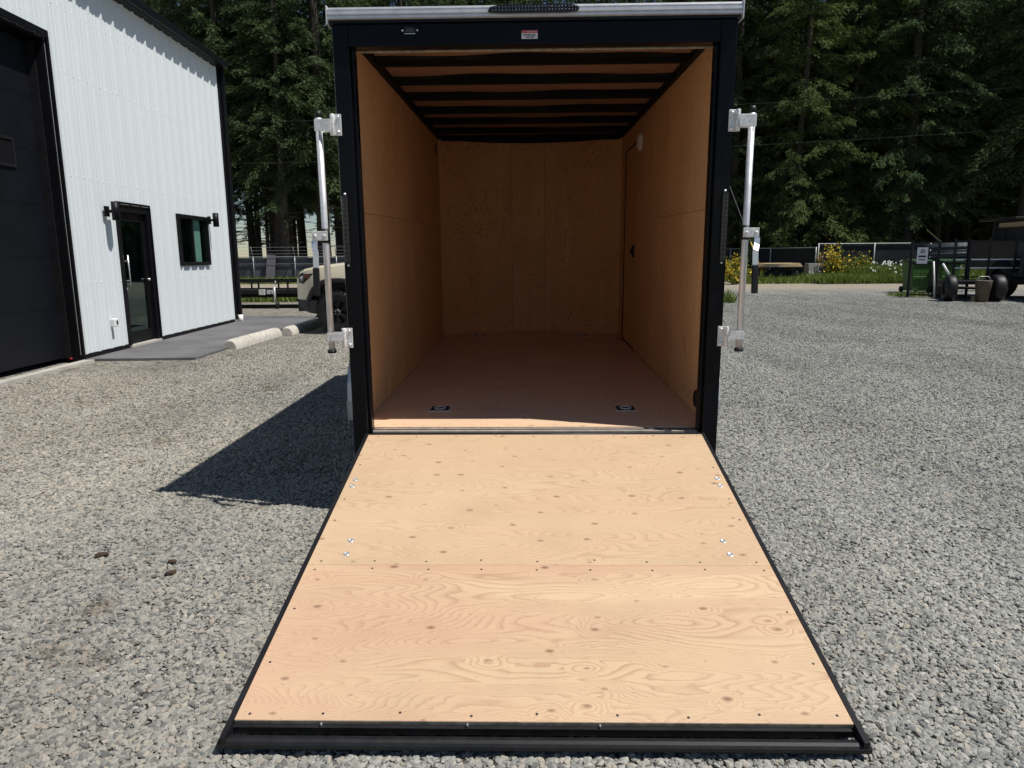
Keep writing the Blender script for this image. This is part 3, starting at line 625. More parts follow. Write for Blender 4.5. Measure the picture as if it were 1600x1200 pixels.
# the ramp door, folded down on its hinge
RD = MB().box(-0.858, -0.8425, -1.85, 0.0, -0.036, 0.002).box(0.8425, 0.858, -1.85, 0.0, -0.036, 0.002).box(-0.8420, 0.8420, -1.80, -0.004, -0.036, -0.0135).build('ramp_door', M_['satin'], T, loc=(0, -0.02, -0.01), rot=(R(10.41), 0, 0))
MB().box(-0.8415, 0.8415, -1.091, -0.014, -0.013, 0.0).build('plywood_panel', M_['rampwood'], RD, bevel=0.001)
MB().box(-0.8415, 0.8415, -1.787, -1.0918, -0.013, 0.0).build('plywood_panel', M_['rampwood2'], RD, bevel=0.001)
MB().box(-0.8405, 0.8405, -1.7885, -1.7875, -0.0128, -0.0012).build('plywood_edge', M_['plyedge'], RD)
m = MB(); cs = [(-1.818, -0.034), (-1.818, -0.022), (-1.824, -0.016), (-1.836, -0.013), (-1.846, -0.015), (-1.852, -0.021), (-1.854, -0.029), (-1.850, -0.037), (-1.842, -0.039)]
m.prism([(a, b) for a, b in cs], 'X', -0.866, 0.866); m.build('end_extrusion', M_['rubber'], RD)
MB().tube([(-0.84, 0.0, -0.006), (0.84, 0.0, -0.006)], 0.0075, 12).build('hinge', M_['satin'], RD)
for x, y in ((-0.806, -0.471), (-0.8075, -0.527), (-0.717, -0.940), (-0.7137, -1.026), (0.808, -0.461), (0.8065, -0.523), (0.710, -0.940), (0.7137, -1.026)):
    MB().lathe([(0.0125, 0.0002), (0.0120, 0.0016), (0.0085, 0.0026), (0.0075, 0.0012), (0.0, 0.0010)], 16, 'Z', (x, y, 0)).build('bolt', M_['stain'], RD)
m = MB()
for y in (-0.03, -1.068, -1.118, -1.764):
    for k in range(9):
        m.lathe([(0.0042, 0.0004), (0.0, 0.0006)], 8, 'Z', (-0.80 + 0.2*k + rnd.uniform(-.012, .012), y + rnd.uniform(-.006, .006), 0))
for y in (-0.35, -0.62, -0.80, -1.35, -1.58):
    for x in (-0.815, 0.815): m.lathe([(0.0042, 0.0004), (0.0, 0.0006)], 8, 'Z', (x, y + rnd.uniform(-.02, .02), 0))
m.build('screws', M_['ink'], RD)['kind'] = 'stuff'
m = MB()
for x in (-0.60, -0.20, 0.16): m.box(x-0.0018, x+0.0018, -1.798, -1.790, -0.012, -0.004)
m.build('staples', M_['stain'], RD)
#@@PART3
# ---------------------------------------------------------------- the forest
def mat_leaf(name, c1, c2, c3, tip=None):
    t = NT(name); r = t.N('NewGeometry').outputs['Random Per Island']; rt = t.N('ObjectInfo').outputs['Random']
    n = t.noise(t.obj(), 0.55, 3, 0.6).outputs[0]
    c = t.ramp(t.math('ADD', t.math('MULTIPLY', r, 0.45), t.math('MULTIPLY', n, 0.6)), [(0.22, c1), (0.52, c2), (0.85, c3)])
    c = t.mix(t.math('MULTIPLY', rt, 0.35), c, t.mix(1.0, c, (1.10, 0.90, 0.80), 'MULTIPLY'))
    t.set(t.b.inputs['Base Color'], c); t.b.inputs['Roughness'].default_value = 0.8; t.b.inputs['Specular IOR Level'].default_value = 0.08
    tl = t.N('BsdfTranslucent', {'Color': t.mix(1.0, c, (1.0, 1.2, 0.65), 'MULTIPLY')}); mx = t.N('MixShader', {0: 0.20, 1: t.b.outputs[0], 2: tl.outputs[0]})
    t.t.links.new(mx.outputs[0], t.out.inputs[0]); return t.m
M_['needle'] = mat_leaf('fir needles', (0.036, 0.060, 0.031), (0.064, 0.096, 0.044), (0.102, 0.134, 0.056))
M_['needle2'] = mat_leaf('fresh green needles', (0.050, 0.078, 0.032), (0.092, 0.126, 0.046), (0.132, 0.160, 0.060))
M_['leafgreen'] = mat_leaf('grass and weed green', (0.08, 0.12, 0.03), (0.16, 0.22, 0.055), (0.27, 0.30, 0.11))
M_['broom'] = plain('yellow broom blossom', (0.62, 0.42, 0.02), 0.7, var=0.25, scale=8)
M_['petal'] = plain('white petals', (0.75, 0.74, 0.68), 0.7, var=0.05)
M_['bark'] = plain('dark fir bark', (0.060, 0.050, 0.042), 0.95, var=0.45, scale=7, bump=0.8)
M_['palebark'] = plain('pale lichen bark', (0.17, 0.155, 0.13), 0.95, var=0.4, scale=6, bump=0.5)

def crown_mesh(name, seed, H, z0, Lmax, mats, dens=1.0, droop=0.35, top=17.0, leaf=0.24):
    """conifer crown: limbs in loose whorls; every limb carries pointed fingers of foliage that hang and point outwards,
    each finger made of many narrow needle clusters laid along it"""
    rs = np.random.RandomState(seed); C0 = []; D0 = []; S0 = []
    z = z0
    while z < H - 0.4:
        f = (z-z0)/(H-z0); hi = z >= top; nb = rs.randint(3, 6) if not hi else 4
        a0 = rs.uniform(0, 6.28)
        for b in range(nb):
            a = a0 + 6.283*b/nb + rs.uniform(-.5, .5)
            L = Lmax*(1-f)**0.7*rs.uniform(0.5, 1.3) + 0.2
            up = rs.uniform(-0.25, 0.45); dr = droop*rs.uniform(0.5, 1.6); zb = z + rs.uniform(-.25, .25)
            n = max(4, int(L/(0.115 if not hi else 0.34)*dens))
            t = 0.15 + 0.85*(np.arange(n)+rs.uniform(0, 1, n))/n
            r = L*t; zz = zb + up*r - dr*r*r/L*1.1 + 0.22*L*np.maximum(0, t-0.7)
            sgn = rs.choice([-1, 1], n); sl = a + sgn*rs.uniform(0.25, 1.0, n)
            tl = (0.30 + 0.75*(1-t)**0.7*min(1, L/2))*rs.uniform(.6, 1.2, n)
            dv = np.stack([np.cos(sl), np.sin(sl), rs.uniform(-0.55, 0.12, n)], 1)
            base = np.stack([math.cos(a)*r, math.sin(a)*r, zz], 1)
            k = 13 if not hi else 3
            for q in range(k):
                w = (q+rs.rand(n))/k; wid = 0.10*(1-w)+0.015                    # the finger narrows to its tip
                off = rs.normal(0, 1, (n, 3))*wid[:, None]*np.array([1, 1, .75])
                c = base + dv*(tl*w)[:, None] + off; c[:, 2] -= 0.30*tl*w**2
                C0.append(c); d = dv + rs.normal(0, .30, (n, 3)); d[:, 2] -= 0.25*w + .1
                D0.append(d/np.linalg.norm(d, axis=1)[:, None]); S0.append(rs.uniform(.6, 1.15, n)*leaf*(1 if not hi else 1.9))
        z += rs.uniform(0.22, 0.40) if not hi else 0.45
    C = np.concatenate(C0); D = np.concatenate(D0); S = np.concatenate(S0)[:, None]
    N = rs.normal(0, 1, C.shape)*.8 + np.array([0, 0, 1.0])
    W = np.cross(D, N); W /= np.linalg.norm(W, axis=1)[:, None]
    V = np.stack([C - D*S*0.5, C + W*S*0.13, C + D*S*0.5, C - W*S*0.13], 1).reshape(-1, 3)
    m = len(C); me = bpy.data.meshes.new(name); me.vertices.add(4*m); me.vertices.foreach_set('co', V.astype(np.float32).ravel())
    me.loops.add(4*m); me.loops.foreach_set('vertex_index', np.arange(4*m, dtype=np.int32))
    me.polygons.add(m); me.polygons.foreach_set('loop_start', np.arange(0, 4*m, 4, dtype=np.int32)); me.polygons.foreach_set('loop_total', np.full(m, 4, dtype=np.int32))
    me.materials.append(mats); me.update(calc_edges=True); print('crown', seed, m); return me

def trunk_mesh(name, seed, H, r0, mat, limbs=14, zl=(1.5, 9)):
    rs = random.Random(seed); m = MB(); pts = []; rr = []; n = 12
    dx = dy = 0
    for i in range(n+1):
        f = i/n; dx += rs.uniform(-.05, .05); dy += rs.uniform(-.05, .05)
        pts.append((dx, dy, H*f)); rr.append(r0*(1-f)**0.85 + 0.02 + (0.10*r0 if i == 0 else 0))
    m.tube(pts, rr, 9, caps=False)
    for k in range(limbs):
        z = rs.uniform(*zl); a = rs.uniform(0, 6.28); L = rs.uniform(0.5, 1.9); e = rs.uniform(-.25, .3)
        m.tube([(0, 0, z), (math.cos(a)*L*.6, math.sin(a)*L*.6, z+e*L*.5), (math.cos(a)*L, math.sin(a)*L, z+e*L*.6)], [0.035, 0.02, 0.008], 4, caps=False)
    return m.mesh(name, mat, fix=False)

KINDS = [
    (crown_mesh('crown', 1, 27, 3.4, 4.3, M_['needle'], 1.0), trunk_mesh('trunk', 1, 26.5, 0.30, M_['bark'])),
    (crown_mesh('crown', 2, 30, 5.2, 4.0, M_['needle'], 1.0, droop=0.42), trunk_mesh('trunk', 2, 29.5, 0.36, M_['bark'], 26, (1.5, 8))),
    (crown_mesh('crown', 3, 24, 2.2, 4.0, M_['needle2'], 1.05, droop=0.28, leaf=0.22), trunk_mesh('trunk', 3, 23.5, 0.22, M_['bark'])),
    (crown_mesh('crown', 4, 28, 7.5, 3.2, M_['needle'], 0.85), trunk_mesh('trunk', 4, 27.5, 0.24, M_['bark'], 40, (2, 9))),
    (crown_mesh('crown', 5, 9, 0.5, 2.5, M_['needle2'], 1.0, leaf=0.24), trunk_mesh('trunk', 5, 8.6, 0.09, M_['palebark'], 0)),
    (crown_mesh('crown', 6, 22, 9.0, 2.2, M_['needle'], 0.8), trunk_mesh('trunk', 6, 21.5, 0.13, M_['palebark'], 24, (2, 10))),
]
def tree(kind, x, y, s, a, label, group, cat='fir tree'):
    r = empty('fir_tree', (x, y, -0.05), (rnd.uniform(-.02, .02), rnd.uniform(-.02, .02), a)); r.scale = (s, s, s*rnd.uniform(.95, 1.08))
    tag(r, label, cat, group); c, t = KINDS[kind]
    link('crown', c, r); link('trunk', t, r); return r
FRONT = [   # kind, x, y, scale, label
    (1, -20.6, 40.0, 1.00, 'tall fir whose crown starts beside the workshop roof corner'),
    (3, -17.9, 38.8, 1.02, 'tall fir with drooping limbs, just right of the workshop corner'),
    (1, -15.2, 40.4, 1.05, 'high crowned fir with a bare trunk, midway between workshop and black trailer'),
    (1, -12.2, 39.2, 1.08, 'dark fir right behind the left lock bar of the black trailer'),
    (4, -18.6, 37.2, 0.42, 'small bright green young fir by the left fence, near the workshop'),
    (3, -14.0, 37.5, 0.90, 'slim bare trunked fir behind the left fence'),
    (0, 12.3, 40.2, 1.00, 'fir rising right behind the right lock bar of the black trailer'),
    (2, 15.3, 38.2, 0.98, 'bushy fresh green fir behind the chain link fence corner'),
    (2, 18.6, 39.4, 1.06, 'broad fir with long sweeping light green limbs over the grass bank'),
    (0, 21.6, 38.0, 1.00, 'broad dark fir behind the middle of the right chain link fence'),
    (3, 24.3, 39.6, 1.04, 'tall fir with a long bare lower trunk left of the big dark trunk'),
    (1, 27.2, 36.6, 1.12, 'thick trunked dark fir above the green bins'),
    (0, 30.4, 39.0, 1.00, 'fir above the utility cart at the right edge of the photo'),
    (2, 33.4, 37.6, 0.95, 'light green fir farthest right in the front row'),
    (4, 13.9, 36.4, 0.52, 'small young fir just behind the fence corner'),
    (4, 19.8, 36.2, 0.45, 'low young fir behind the fence above the white flowers'),
]
for i, (k, x, y, s, lab) in enumerate(FRONT): tree(k, x, y, s, i*1.7, lab, 'fir trees of the forest edge')
def rows(y, xs0, xs1, step, kinds, s0=0.95, s1=1.12):
    x = xs0
    while x < xs1:
        k = rnd.choice(kinds)
        tree(k, x + rnd.uniform(-.9, .9), y + rnd.uniform(-1.6, 1.6), rnd.uniform(s0, s1), rnd.uniform(0, 6.28), 'dark fir deeper in the wood behind the front trees', 'fir trees deeper in the wood')
        x += step*rnd.uniform(.8, 1.2)
for y, a, b in ((43.5, 5, 36), (48.5, 5, 40), (54.0, 5, 44)): rows(y, a, b, 3.3, [0, 1, 1, 3, 0])
for y, a in ((43.5, -24), (48.5, -27), (54.0, -29)): rows(y, a, 4, 2.9, [3, 3, 5, 1, 3])
rows(60.0, 6, 48, 3.6, [1, 0, 3])
rows(67.0, 6, 52, 3.8, [0, 1])
rows(69.0, -33, 4, 3.6, [5, 3]); rows(75.0, 6, 56, 4.2, [0, 2]); rows(60.0, -31, 4, 3.4, [3, 3, 5])
for y, a, b, st_ in ((52, 12, 44, 2.6), (58, 12, 48, 2.6), (64, 10, 50, 3.0)):
    x = a
    while x < b:
        tree(4, x + rnd.uniform(-1, 1), y + rnd.uniform(-2, 2), rnd.uniform(.55, 1.0), rnd.uniform(0, 6.28), 'small young fir growing under the tall firs', 'young firs of the understory', 'young fir')
        x += st_*rnd.uniform(.7, 1.3)

# ---------------------------------------------------------------- fences
M_['scrim'] = plain('grey fence scrim', (0.085, 0.090, 0.105), 0.9, var=0.35, scale=1.2)
M_['scrimd'] = plain('dark green black fence scrim', (0.012, 0.016, 0.019), 0.9, var=0.4, scale=1.5)
M_['galv'] = plain('galvanised fence pipe', (0.33, 0.34, 0.35), 0.5, metal=0.3, var=0.15)
def fence(name, pts, h, mat, label, step=2.9, mid=None, arms=False):
    F = empty(name, (pts[0][0], pts[0][1], 0)); tag(F, label, 'fence', 'chain link fences round the yard')
    o = Vector((pts[0][0], pts[0][1], 0)); n = 0
    for (x0, y0), (x1, y1) in zip(pts, pts[1:]):
        a = Vector((x0, y0, 0))-o; b = Vector((x1, y1, 0))-o; L = (b-a).length; k = max(1, round(L/step))
        for i in range(k):
            p = a.lerp(b, i/k); q = a.lerp(b, (i+1)/k)
            MB().tube([(p.x, p.y, 0), (p.x, p.y, h+0.03)], 0.032, 8).build('post', M_['galv'], F)
            if arms: MB().tube([(p.x, p.y, h), (p.x+0.04, p.y-0.32, h+0.52)], 0.02, 6).build('barb_arm', M_['galv'], F)
            MB().tube([(p.x, p.y, h), (q.x, q.y, h)], 0.022, 6, caps=False).build('top_rail', M_['galv'], F)
            if mid: MB().tube([(p.x, p.y, mid), (q.x, q.y, mid)], 0.018, 6, caps=False).build('mid_rail', M_['galv'], F)
            d = (q-p).normalized(); sdv = Vector((-d.y, d.x, 0))*0.04
            if sdv.y < 0: sdv = -sdv
            p2, q2 = p+sdv, q+sdv; m = MB(); hh = h-0.04
            u, v = p2 + d*0.03, q2 - d*0.03
            m.add([(u.x, u.y, 0.02), (v.x, v.y, 0.02), (v.x, v.y, hh), (u.x, u.y, hh)], [(0, 1, 2, 3)])
            pm = m.build('scrim_panel', mat, F, fix=False); so = pm.modifiers.new('t', 'SOLIDIFY'); so.thickness = 0.004
            w = MB(); k2 = int((q-p).length/0.11)      # chain link wires in front of the scrim
            for j in range(k2):
                for sg in (1, -1):
                    s0 = p + (q-p)*(j/k2); s1 = s0 + d*sg*hh*0.55
                    tt = (s1-p).dot(d)
                    if tt < 0 or tt > (q-p).length: continue
                    off = Vector((0, 0, 0)); wd = d*0.005
                    w.add([(s0.x-wd.x, s0.y-wd.y, 0.03), (s0.x+wd.x, s0.y+wd.y, 0.03), (s1.x+wd.x, s1.y+wd.y, hh), (s1.x-wd.x, s1.y-wd.y, hh)], [(0, 1, 2, 3)])
            w.build('wire_mesh', M_['satin'], F, fix=False)['kind'] = 'stuff'
    if arms:
        for j in range(3):
            a = Vector((*pts[0], 0))-o; b = Vector((*pts[-1], 0))-o; f = 0.3+0.33*j
            MB().tube([(a.x, a.y-0.32*f, h+0.52*f), (b.x, b.y-0.32*f, h+0.52*f)], 0.006, 4, caps=False).build('barbed_wire', M_['galv'], F)
    return F
fence('chain_link_fence', [(-21.5, 34.6), (-8.0, 34.6)], 1.36, M_['scrim'], 'chain link fence with grey scrim and barbed arms, between workshop and tan truck', 2.4, mid=1.0, arms=True)
fence('chain_link_fence', [(14.5, 32.5), (34.0, 32.9)], 1.80, M_['scrimd'], 'dark screened chain link fence behind the grass bank and green bins')
fence('chain_link_fence', [(14.46, 32.7), (10.0, 39.5)], 1.62, M_['scrimd'], 'dark chain link fence running back beside the plywood stack')
o = MB().bar((-13.86, 34.42, 0.0), (-13.70, 34.5, 1.46), 0.47, 0.03, up=(0, 1, 0)).build('grey_board', plain('pale purple grey board', (0.16, 0.15, 0.17), 0.8, var=0.15)); tag(o, 'grey board leaning on the fence left of the tan truck', 'board')

# ---------------------------------------------------------------- grass bank, weeds, broom, flowers
def blades(name, spots, hmin, hmax, w, mat, seed, label, cat, kind='stuff'):
    rs = np.random.RandomState(seed); P = []
    for x0, x1, y0, y1, n, hs in spots:
        P.append(np.stack([rs.uniform(x0, x1, n), rs.uniform(y0, y1, n), np.full(n, hs)], 1))
    P = np.concatenate(P); n = len(P); h = (rs.uniform(hmin, hmax, n)*P[:, 2]); a = rs.uniform(0, 6.28, n); l = rs.uniform(0.1, 0.7, n)*h; b = rs.uniform(0, 6.28, n)
    base = P.copy(); base[:, 2] = 0
    sd = np.stack([np.cos(a), np.sin(a), np.zeros(n)], 1)*w; ln = np.stack([np.cos(b)*l, np.sin(b)*l, h], 1)
    V = np.stack([base-sd, base+sd, base+ln*0.6+sd*0.7, base+ln*np.array([1, 1, 0.95])], 1).reshape(-1, 3)
    me = bpy.data.meshes.new(name); me.from_pydata(V.tolist(), [], [(4*i, 4*i+1, 4*i+2, 4*i+3) for i in range(n)]); me.materials.append(mat)
    o = link(name, me); tag(o, label, cat, kind=kind); return o
blades('grass', [(9.6, 12.9, 28.6, 31.2, 2500, 0.55), (12.9, 19.5, 28.0, 30.6, 13000, 0.72), (15.4, 22.0, 29.6, 32.4, 12000, 1.25), (19.5, 22.0, 28.6, 32.0, 2600, 0.8), (9.0, 12.5, 31.5, 37.0, 5000, 0.8)],
       0.22, 0.72, 0.022, M_['leafgreen'], 1, 'tall green grass and weeds on the bank before the right fence', 'grass')
blades('grass', [(-11.0, -5.6, 17.6, 20.5, 6000, 0.5), (-20.0, -5.5, 32.0, 34.3, 5000, 0.7)], 0.2, 0.6, 0.02, M_['leafgreen'], 2, 'green grass behind the flatbed trailer on the left', 'grass')
blades('weed_tuft', [(5.35, 5.75, 16.1, 16.5, 240, 0.9)], 0.12, 0.5, 0.010, M_['leafgreen'], 3, 'small weed tuft in the gravel right of the black trailer', 'weed', None)
blades('weed_tuft', [(11.3, 12.6, 18.3, 19.3, 500, 0.35)], 0.15, 0.5, 0.014, M_['leafgreen'], 4, 'low weeds at the foot of the mesh gate', 'weed', None)
fm = MB(); rs = random.Random(4)
for k in range(190):
    x = rs.uniform(15.8, 20.5) if k % 3 else rs.uniform(17, 19.5); y = rs.uniform(28.6, 32.2); z = rs.uniform(0.35, 0.95); r = rs.uniform(0.02, 0.04)
    fm.add([(x-r, y, z-r), (x+r, y-r, z-r), (x+r, y, z+r), (x-r, y+r, z+r)], [(0, 1, 2, 3)])
tag(fm.build('wildflowers', M_['petal'], fix=False), 'white wildflowers scattered through the grass bank', 'flowers', kind='stuff')
def broom_bush(x, y, h, w, label, seed, yellow=0.6):
    S = empty('broom_shrub', (x, y, 0)); tag(S, label, 'shrub', 'flowering broom shrubs'); rs = random.Random(seed)
    st_, gr, fl = MB(), MB(), MB()
    for k in range(46):
        a = rs.uniform(0, 6.28); r = w*rs.uniform(.1, 1); hh = h*rs.uniform(.45, 1)*(1-0.35*(r/w)**2)
        p = Vector((0, 0, 0)); q = Vector((math.cos(a)*r, math.sin(a)*r, hh)); st_.tube([p, q.lerp(p, .5)+Vector((0, 0, .1*h)), q], [0.015, 0.01, 0.004], 4, caps=False)
        for j in range(44):
            t = rs.uniform(.3, 1.05); c = p.lerp(q, t)+Vector([rs.gauss(0, .09) for _ in range(3)]); r2 = rs.uniform(.025, .06)
            u = Vector([rs.uniform(-1, 1) for _ in range(3)]).normalized()*r2; v = u.cross(Vector([rs.uniform(-1, 1) for _ in range(3)]).normalized())
            (fl if rs.random() < yellow*(0.35 + t*0.8) and a > 0.5 else gr).add([c-u, c-v, c+u, c+v], [(0, 1, 2, 3)])
    st_.build('stems', M_['bark'], S, fix=False); gr.build('foliage', M_['leafgreen'], S, fix=False); fl.build('blossom', M_['broom'], S, fix=False)
broom_bush(14.55, 31.0, 1.85, 0.85, 'tall yellow flowering broom shrub beside the concrete block', 5, 0.62)
broom_bush(16.0, 31.2, 1.35, 0.75, 'lower yellow tinged broom shrub right of the tallest one', 6, 0.25)
broom_bush(9.35, 28.5, 1.30, 0.75, 'yellow flowering broom shrub showing between post and lock bar', 7, 0.5)

# ---------------------------------------------------------------- things along the far side of the yard
M_['ply'] = plain('sun bleached plywood sheets', (0.62, 0.47, 0.29), 0.7, var=0.15, scale=3)
S = empty('plywood_stack', (11.9, 30.8, 0)); tag(S, 'stack of tan plywood sheets on dark trestles left of the concrete block', 'plywood stack')
for k in range(4): MB().box(-1.05+.06*k, 0.98-.05*k, -0.7, 0.62, 0.72+0.045*k, 0.755+0.045*k).build('plywood_sheet', M_['ply'], S, rot=(0, 0, R(2*k-3)))
for x in (-0.7, 0.6): MB().box(x-0.05, x+0.05, -0.6, 0.6, 0.60, 0.715).bar((x, -0.5, 0), (x, -0.35, 0.6), 0.07).bar((x, 0.5, 0), (x, 0.35, 0.6), 0.07).build('trestle', M_['bark'], S)
for x, y in ((-0.35, -0.2), (0.15, -0.25), (0.75, -0.1)):
    MB().lathe([(0.12, -0.1), (0.26, -0.1), (0.29, -0.05), (0.29, 0.05), (0.26, 0.1), (0.12, 0.1), (0.12, -0.1)], 20, 'Y', (x, y, 0.29)).build('old_tyre', M_['rubber'], S)
o = MB().prism([(-0.42, 0), (0.42, 0), (0.36, 0.28), (0.20, 0.5), (0.17, 0.86), (-0.17, 0.86), (-0.20, 0.5), (-0.36, 0.28)], 'X', -0.75, 0.75).build('concrete_barrier', M_['conc'], None, bevel=0.02, loc=(14.25, 31.5, 0), rot=(0, 0, R(10))); o.data.materials[0] = plain('weathered grey concrete', (0.22, 0.215, 0.20), 0.9, var=0.25, scale=4); tag(o, 'weathered concrete barrier block beside the yellow broom shrub', 'barrier')
o = MB().tube([(0, 0, 0.0), (0.03, 0, 0.14), (0.14, 0, 0.26), (0.26, 0.02, 0.33)], [0.05, 0.06, 0.06, 0.045], 8).build('rusty_elbow_pipe', plain('rusty brown iron', (0.13, 0.07, 0.045), 0.8, var=0.35), loc=(14.1, 31.5, 0.865)); tag(o, 'bent rusty pipe standing on the concrete barrier', 'pipe')
M_['yel'] = plain('yellow plastic guard', (0.62, 0.47, 0.06), 0.5, var=0.1)
for dx, lab in ((0.0, 'guy wire with yellow guard rising from behind the plywood stack'), (-1.55, 'guy wire with yellow guard behind the left broom shrub')):
    gw = MB().tube([(11.75+dx, 31.9, 0), (9.0+dx, 31.9, 6.4), (5.2+dx, 31.9, 15.2)], 0.010, 5, caps=False).build('guy_wire', M_['galv']); tag(gw, lab, 'guy wire', 'guy wires')
    MB().tube([(11.62+dx, 31.88, 0.3), (10.94+dx, 31.88, 1.88)], 0.032, 8).build('wire_guard', M_['yel'], gw)
# power lines
for k, (zl, zm, zr) in enumerate(((6.2, 5.9, 8.6), (7.9, 7.5, 10.2))):
    pts = []
    for i in range(41):
        u = i/40; x = -34 + 78*u; z = zl + (zr-zl)*u**1.6 - 0.5*math.sin(math.pi*u) + (0.4 if k else 0.0)
        pts.append((x, 33.8+0.4*k, z))
    o = MB().tube(pts, 0.0045, 5, caps=False).build('power_line', plain('weathered cable', (0.05, 0.055, 0.05), 0.8)); tag(o, ('lower' if k == 0 else 'upper') + ' power line crossing in front of the forest', 'power line', 'power lines')

# ---------------------------------------------------------------- flatbed utility trailer on the left, behind the truck
U = empty('utility_trailer', (-7.6, 15.6, 0)); tag(U, 'low black utility trailer with side rails parked behind the tan truck', 'trailer')
for z, w in ((0.70, 0.05), (0.43, 0.09)):
    for y in (-0.6, 0.9): MB().box(-2.6, 2.9, y-w/2, y+w/2, z-w/2, z+w/2).build('side_rail', M_['satin'], U)
for k in range(8):
    for y in (-0.6, 0.9): MB().box(-2.58+0.77*k, -2.54+0.77*k, y-0.018, y+0.018, 0.476, 0.674).build('rail_post', M_['satin'], U)
MB().box(-2.6, 2.85, -0.55, 0.85, 0.40, 0.45).build('deck', M_['satin'], U)
MB().bar((-2.5, -0.35, 0.30), (2.9, -0.35, 0.30), 0.06, 0.05).bar((-2.5, 0.5, 0.30), (2.9, 0.5, 0.30), 0.06, 0.05).build('lower_frame', M_['satin'], U)
for x in (1.9, -1.2): MB().lathe([(0.15, -0.09), (0.27, -0.09), (0.30, -0.05), (0.30, 0.05), (0.27, 0.09), (0.15, 0.09), (0.0, 0.02)], 24, 'Y', (x, 1.05, 0.30)).build('wheel', M_['rubber'], U)
J = MB().tube([(0.98, -0.75, 0.16), (0.98, -0.75, 0.62)], 0.028, 10).build('jack', M_['zinc'], U)
MB().tube([(0.98, -0.75, 0.55), (1.05, -0.82, 0.72)], 0.012, 8).build('crank', M_['alu'], J)
MB().lathe([(0.03, -0.03), (0.085, -0.03), (0.09, 0.03), (0.03, 0.03), (0.0, 0.03)], 16, 'X', (1.04, -0.75, 0.09)).build('jack_wheel', M_['rubber'], J)
MB().box(0.55, 0.70, -0.70, -0.62, 0.36, 0.50).box(0.76, 0.90, -0.70, -0.62, 0.38, 0.48).build('coupler', M_['zinc'], U)

# ---------------------------------------------------------------- the tan pickup
M_['tan'] = plain('tan truck paint', (0.62, 0.56, 0.42), 0.30, var=0.05, scale=1, coat=0.6)
M_['clad'] = plain('dark grey plastic cladding', (0.028, 0.028, 0.031), 0.6, var=0.2, scale=10)
M_['lampglass'] = plain('headlamp glass', (0.30, 0.31, 0.32), 0.12, var=0.4, scale=18)
P = empty('pickup_truck', (-4.06, 9.62, 0)); tag(P, 'tan pickup truck with black wheel half hidden behind the black trailer', 'truck')
WX, RX, WR = 0.74, 4.02, 0.375
def lerp(xs, x):
    for (a, u), (b, w) in zip(xs, xs[1:]):
        if a <= x <= b: return u+(w-u)*(x-a)/(b-a)
    return xs[-1][1] if x > xs[-1][0] else xs[0][1]
ztop = lambda x: lerp([(0, 0.98), (0.05, 1.07), (0.15, 1.12), (0.4, 1.17), (0.9, 1.23), (1.45, 1.29), (1.6, 1.16), (3.4, 1.20), (5.4, 1.22)], x)
def zbot(x):
    z = lerp([(0, 0.60), (0.28, 0.56), (0.4, 0.5), (1.3, 0.44), (3.5, 0.44), (5.0, 0.55), (5.4, 0.6)], x)
    for c in (WX, RX):
        d = abs(x-c)
        if d < 0.52: z = max(z, 0.36 + 0.53*(1-(d/0.53)**2.6)**0.55)
    return z
def hw(x): return 0.955 - (0.20*(1-x/0.55)**2 if x < 0.55 else 0) - (0.05*((x-5)/.4)**2 if x > 5 else 0)
def ys(x, z): return -hw(x)*(1 - 0.10*max(0, (z-0.86)/0.45)**2 - 0.03*max(0, (0.7-z)/0.3)**2)
xsn = sorted({0.0, .02, .05, .1, .15} | {round(0.2+0.04*i, 3) for i in range(30)} | {round(1.4+0.2*i, 3) for i in range(11)} | {round(3.48+.04*i, 3) for i in range(28)} | {4.8, 5.0, 5.2, 5.3, 5.4})
body = MB(); body.smooth = True; NR = 8
for a, b in zip(xsn, xsn[1:]):
    for r in range(NR):
        q = []
        for x, k in ((a, r), (b, r), (b, r+1), (a, r+1)):
            z = zbot(x) + (ztop(x)-0.04-zbot(x))*k/NR; q.append((x, ys(x, z), z))
        body.add(q, [(0, 1, 2, 3)]); body.add([(x, -y, z) for x, y, z in q], [(3, 2, 1, 0)])
    ya, yb = ys(a, ztop(a)-0.04), ys(b, ztop(b)-0.04)
    body.add([(a, ya, ztop(a)-0.04), (b, yb, ztop(b)-0.04), (b, yb*0.90, ztop(b)), (a, ya*0.90, ztop(a)), (a, -ya*0.90, ztop(a)), (b, -yb*0.90, ztop(b)), (b, -yb, ztop(b)-0.04), (a, -ya, ztop(a)-0.04)],
             [(0, 1, 2, 3), (3, 2, 5, 4), (4, 5, 6, 7)])
body.smooth = False
body.add([(0, ys(0, .6), .6), (0, -ys(0, .6), .6), (0, -ys(0, .94), .94), (0, ys(0, .94), .94), (0, -ys(0, .94)*.9, .98), (0, ys(0, .94)*.9, .98)], [(0, 1, 2, 3), (3, 2, 4, 5)])
body.add([(5.4, -.9, .6), (5.4, .9, .6), (5.4, .9, 1.2), (5.4, -.9, 1.2)], [(0, 1, 2, 3)])
bo = body.build('body', M_['tan'], P)
MB().box(0.2, 5.3, -0.62, 0.62, 0.40, 0.98).build('underbody', M_['clad'], P)
low = MB(); low.smooth = True; xb = [-0.03, 0.0, 0.05, 0.12, 0.2, 0.28, 0.34, 0.385]
for sg in (1, -1):
    for a, b in zip(xb, xb[1:]):
        q = [(a, sg*(ys(max(a, 0), .5)*1.012), 0.34+0.22*math.exp(-max(a, 0)*9)), (b, sg*(ys(max(b, 0), .5)*1.012), 0.34+0.22*math.exp(-max(b, 0)*9)), (b, sg*(ys(max(b, 0), .6)*1.012), 0.575), (a, sg*(ys(max(a, 0), .6)*1.012), 0.60)]
        low.add(q, [(0, 1, 2, 3)])
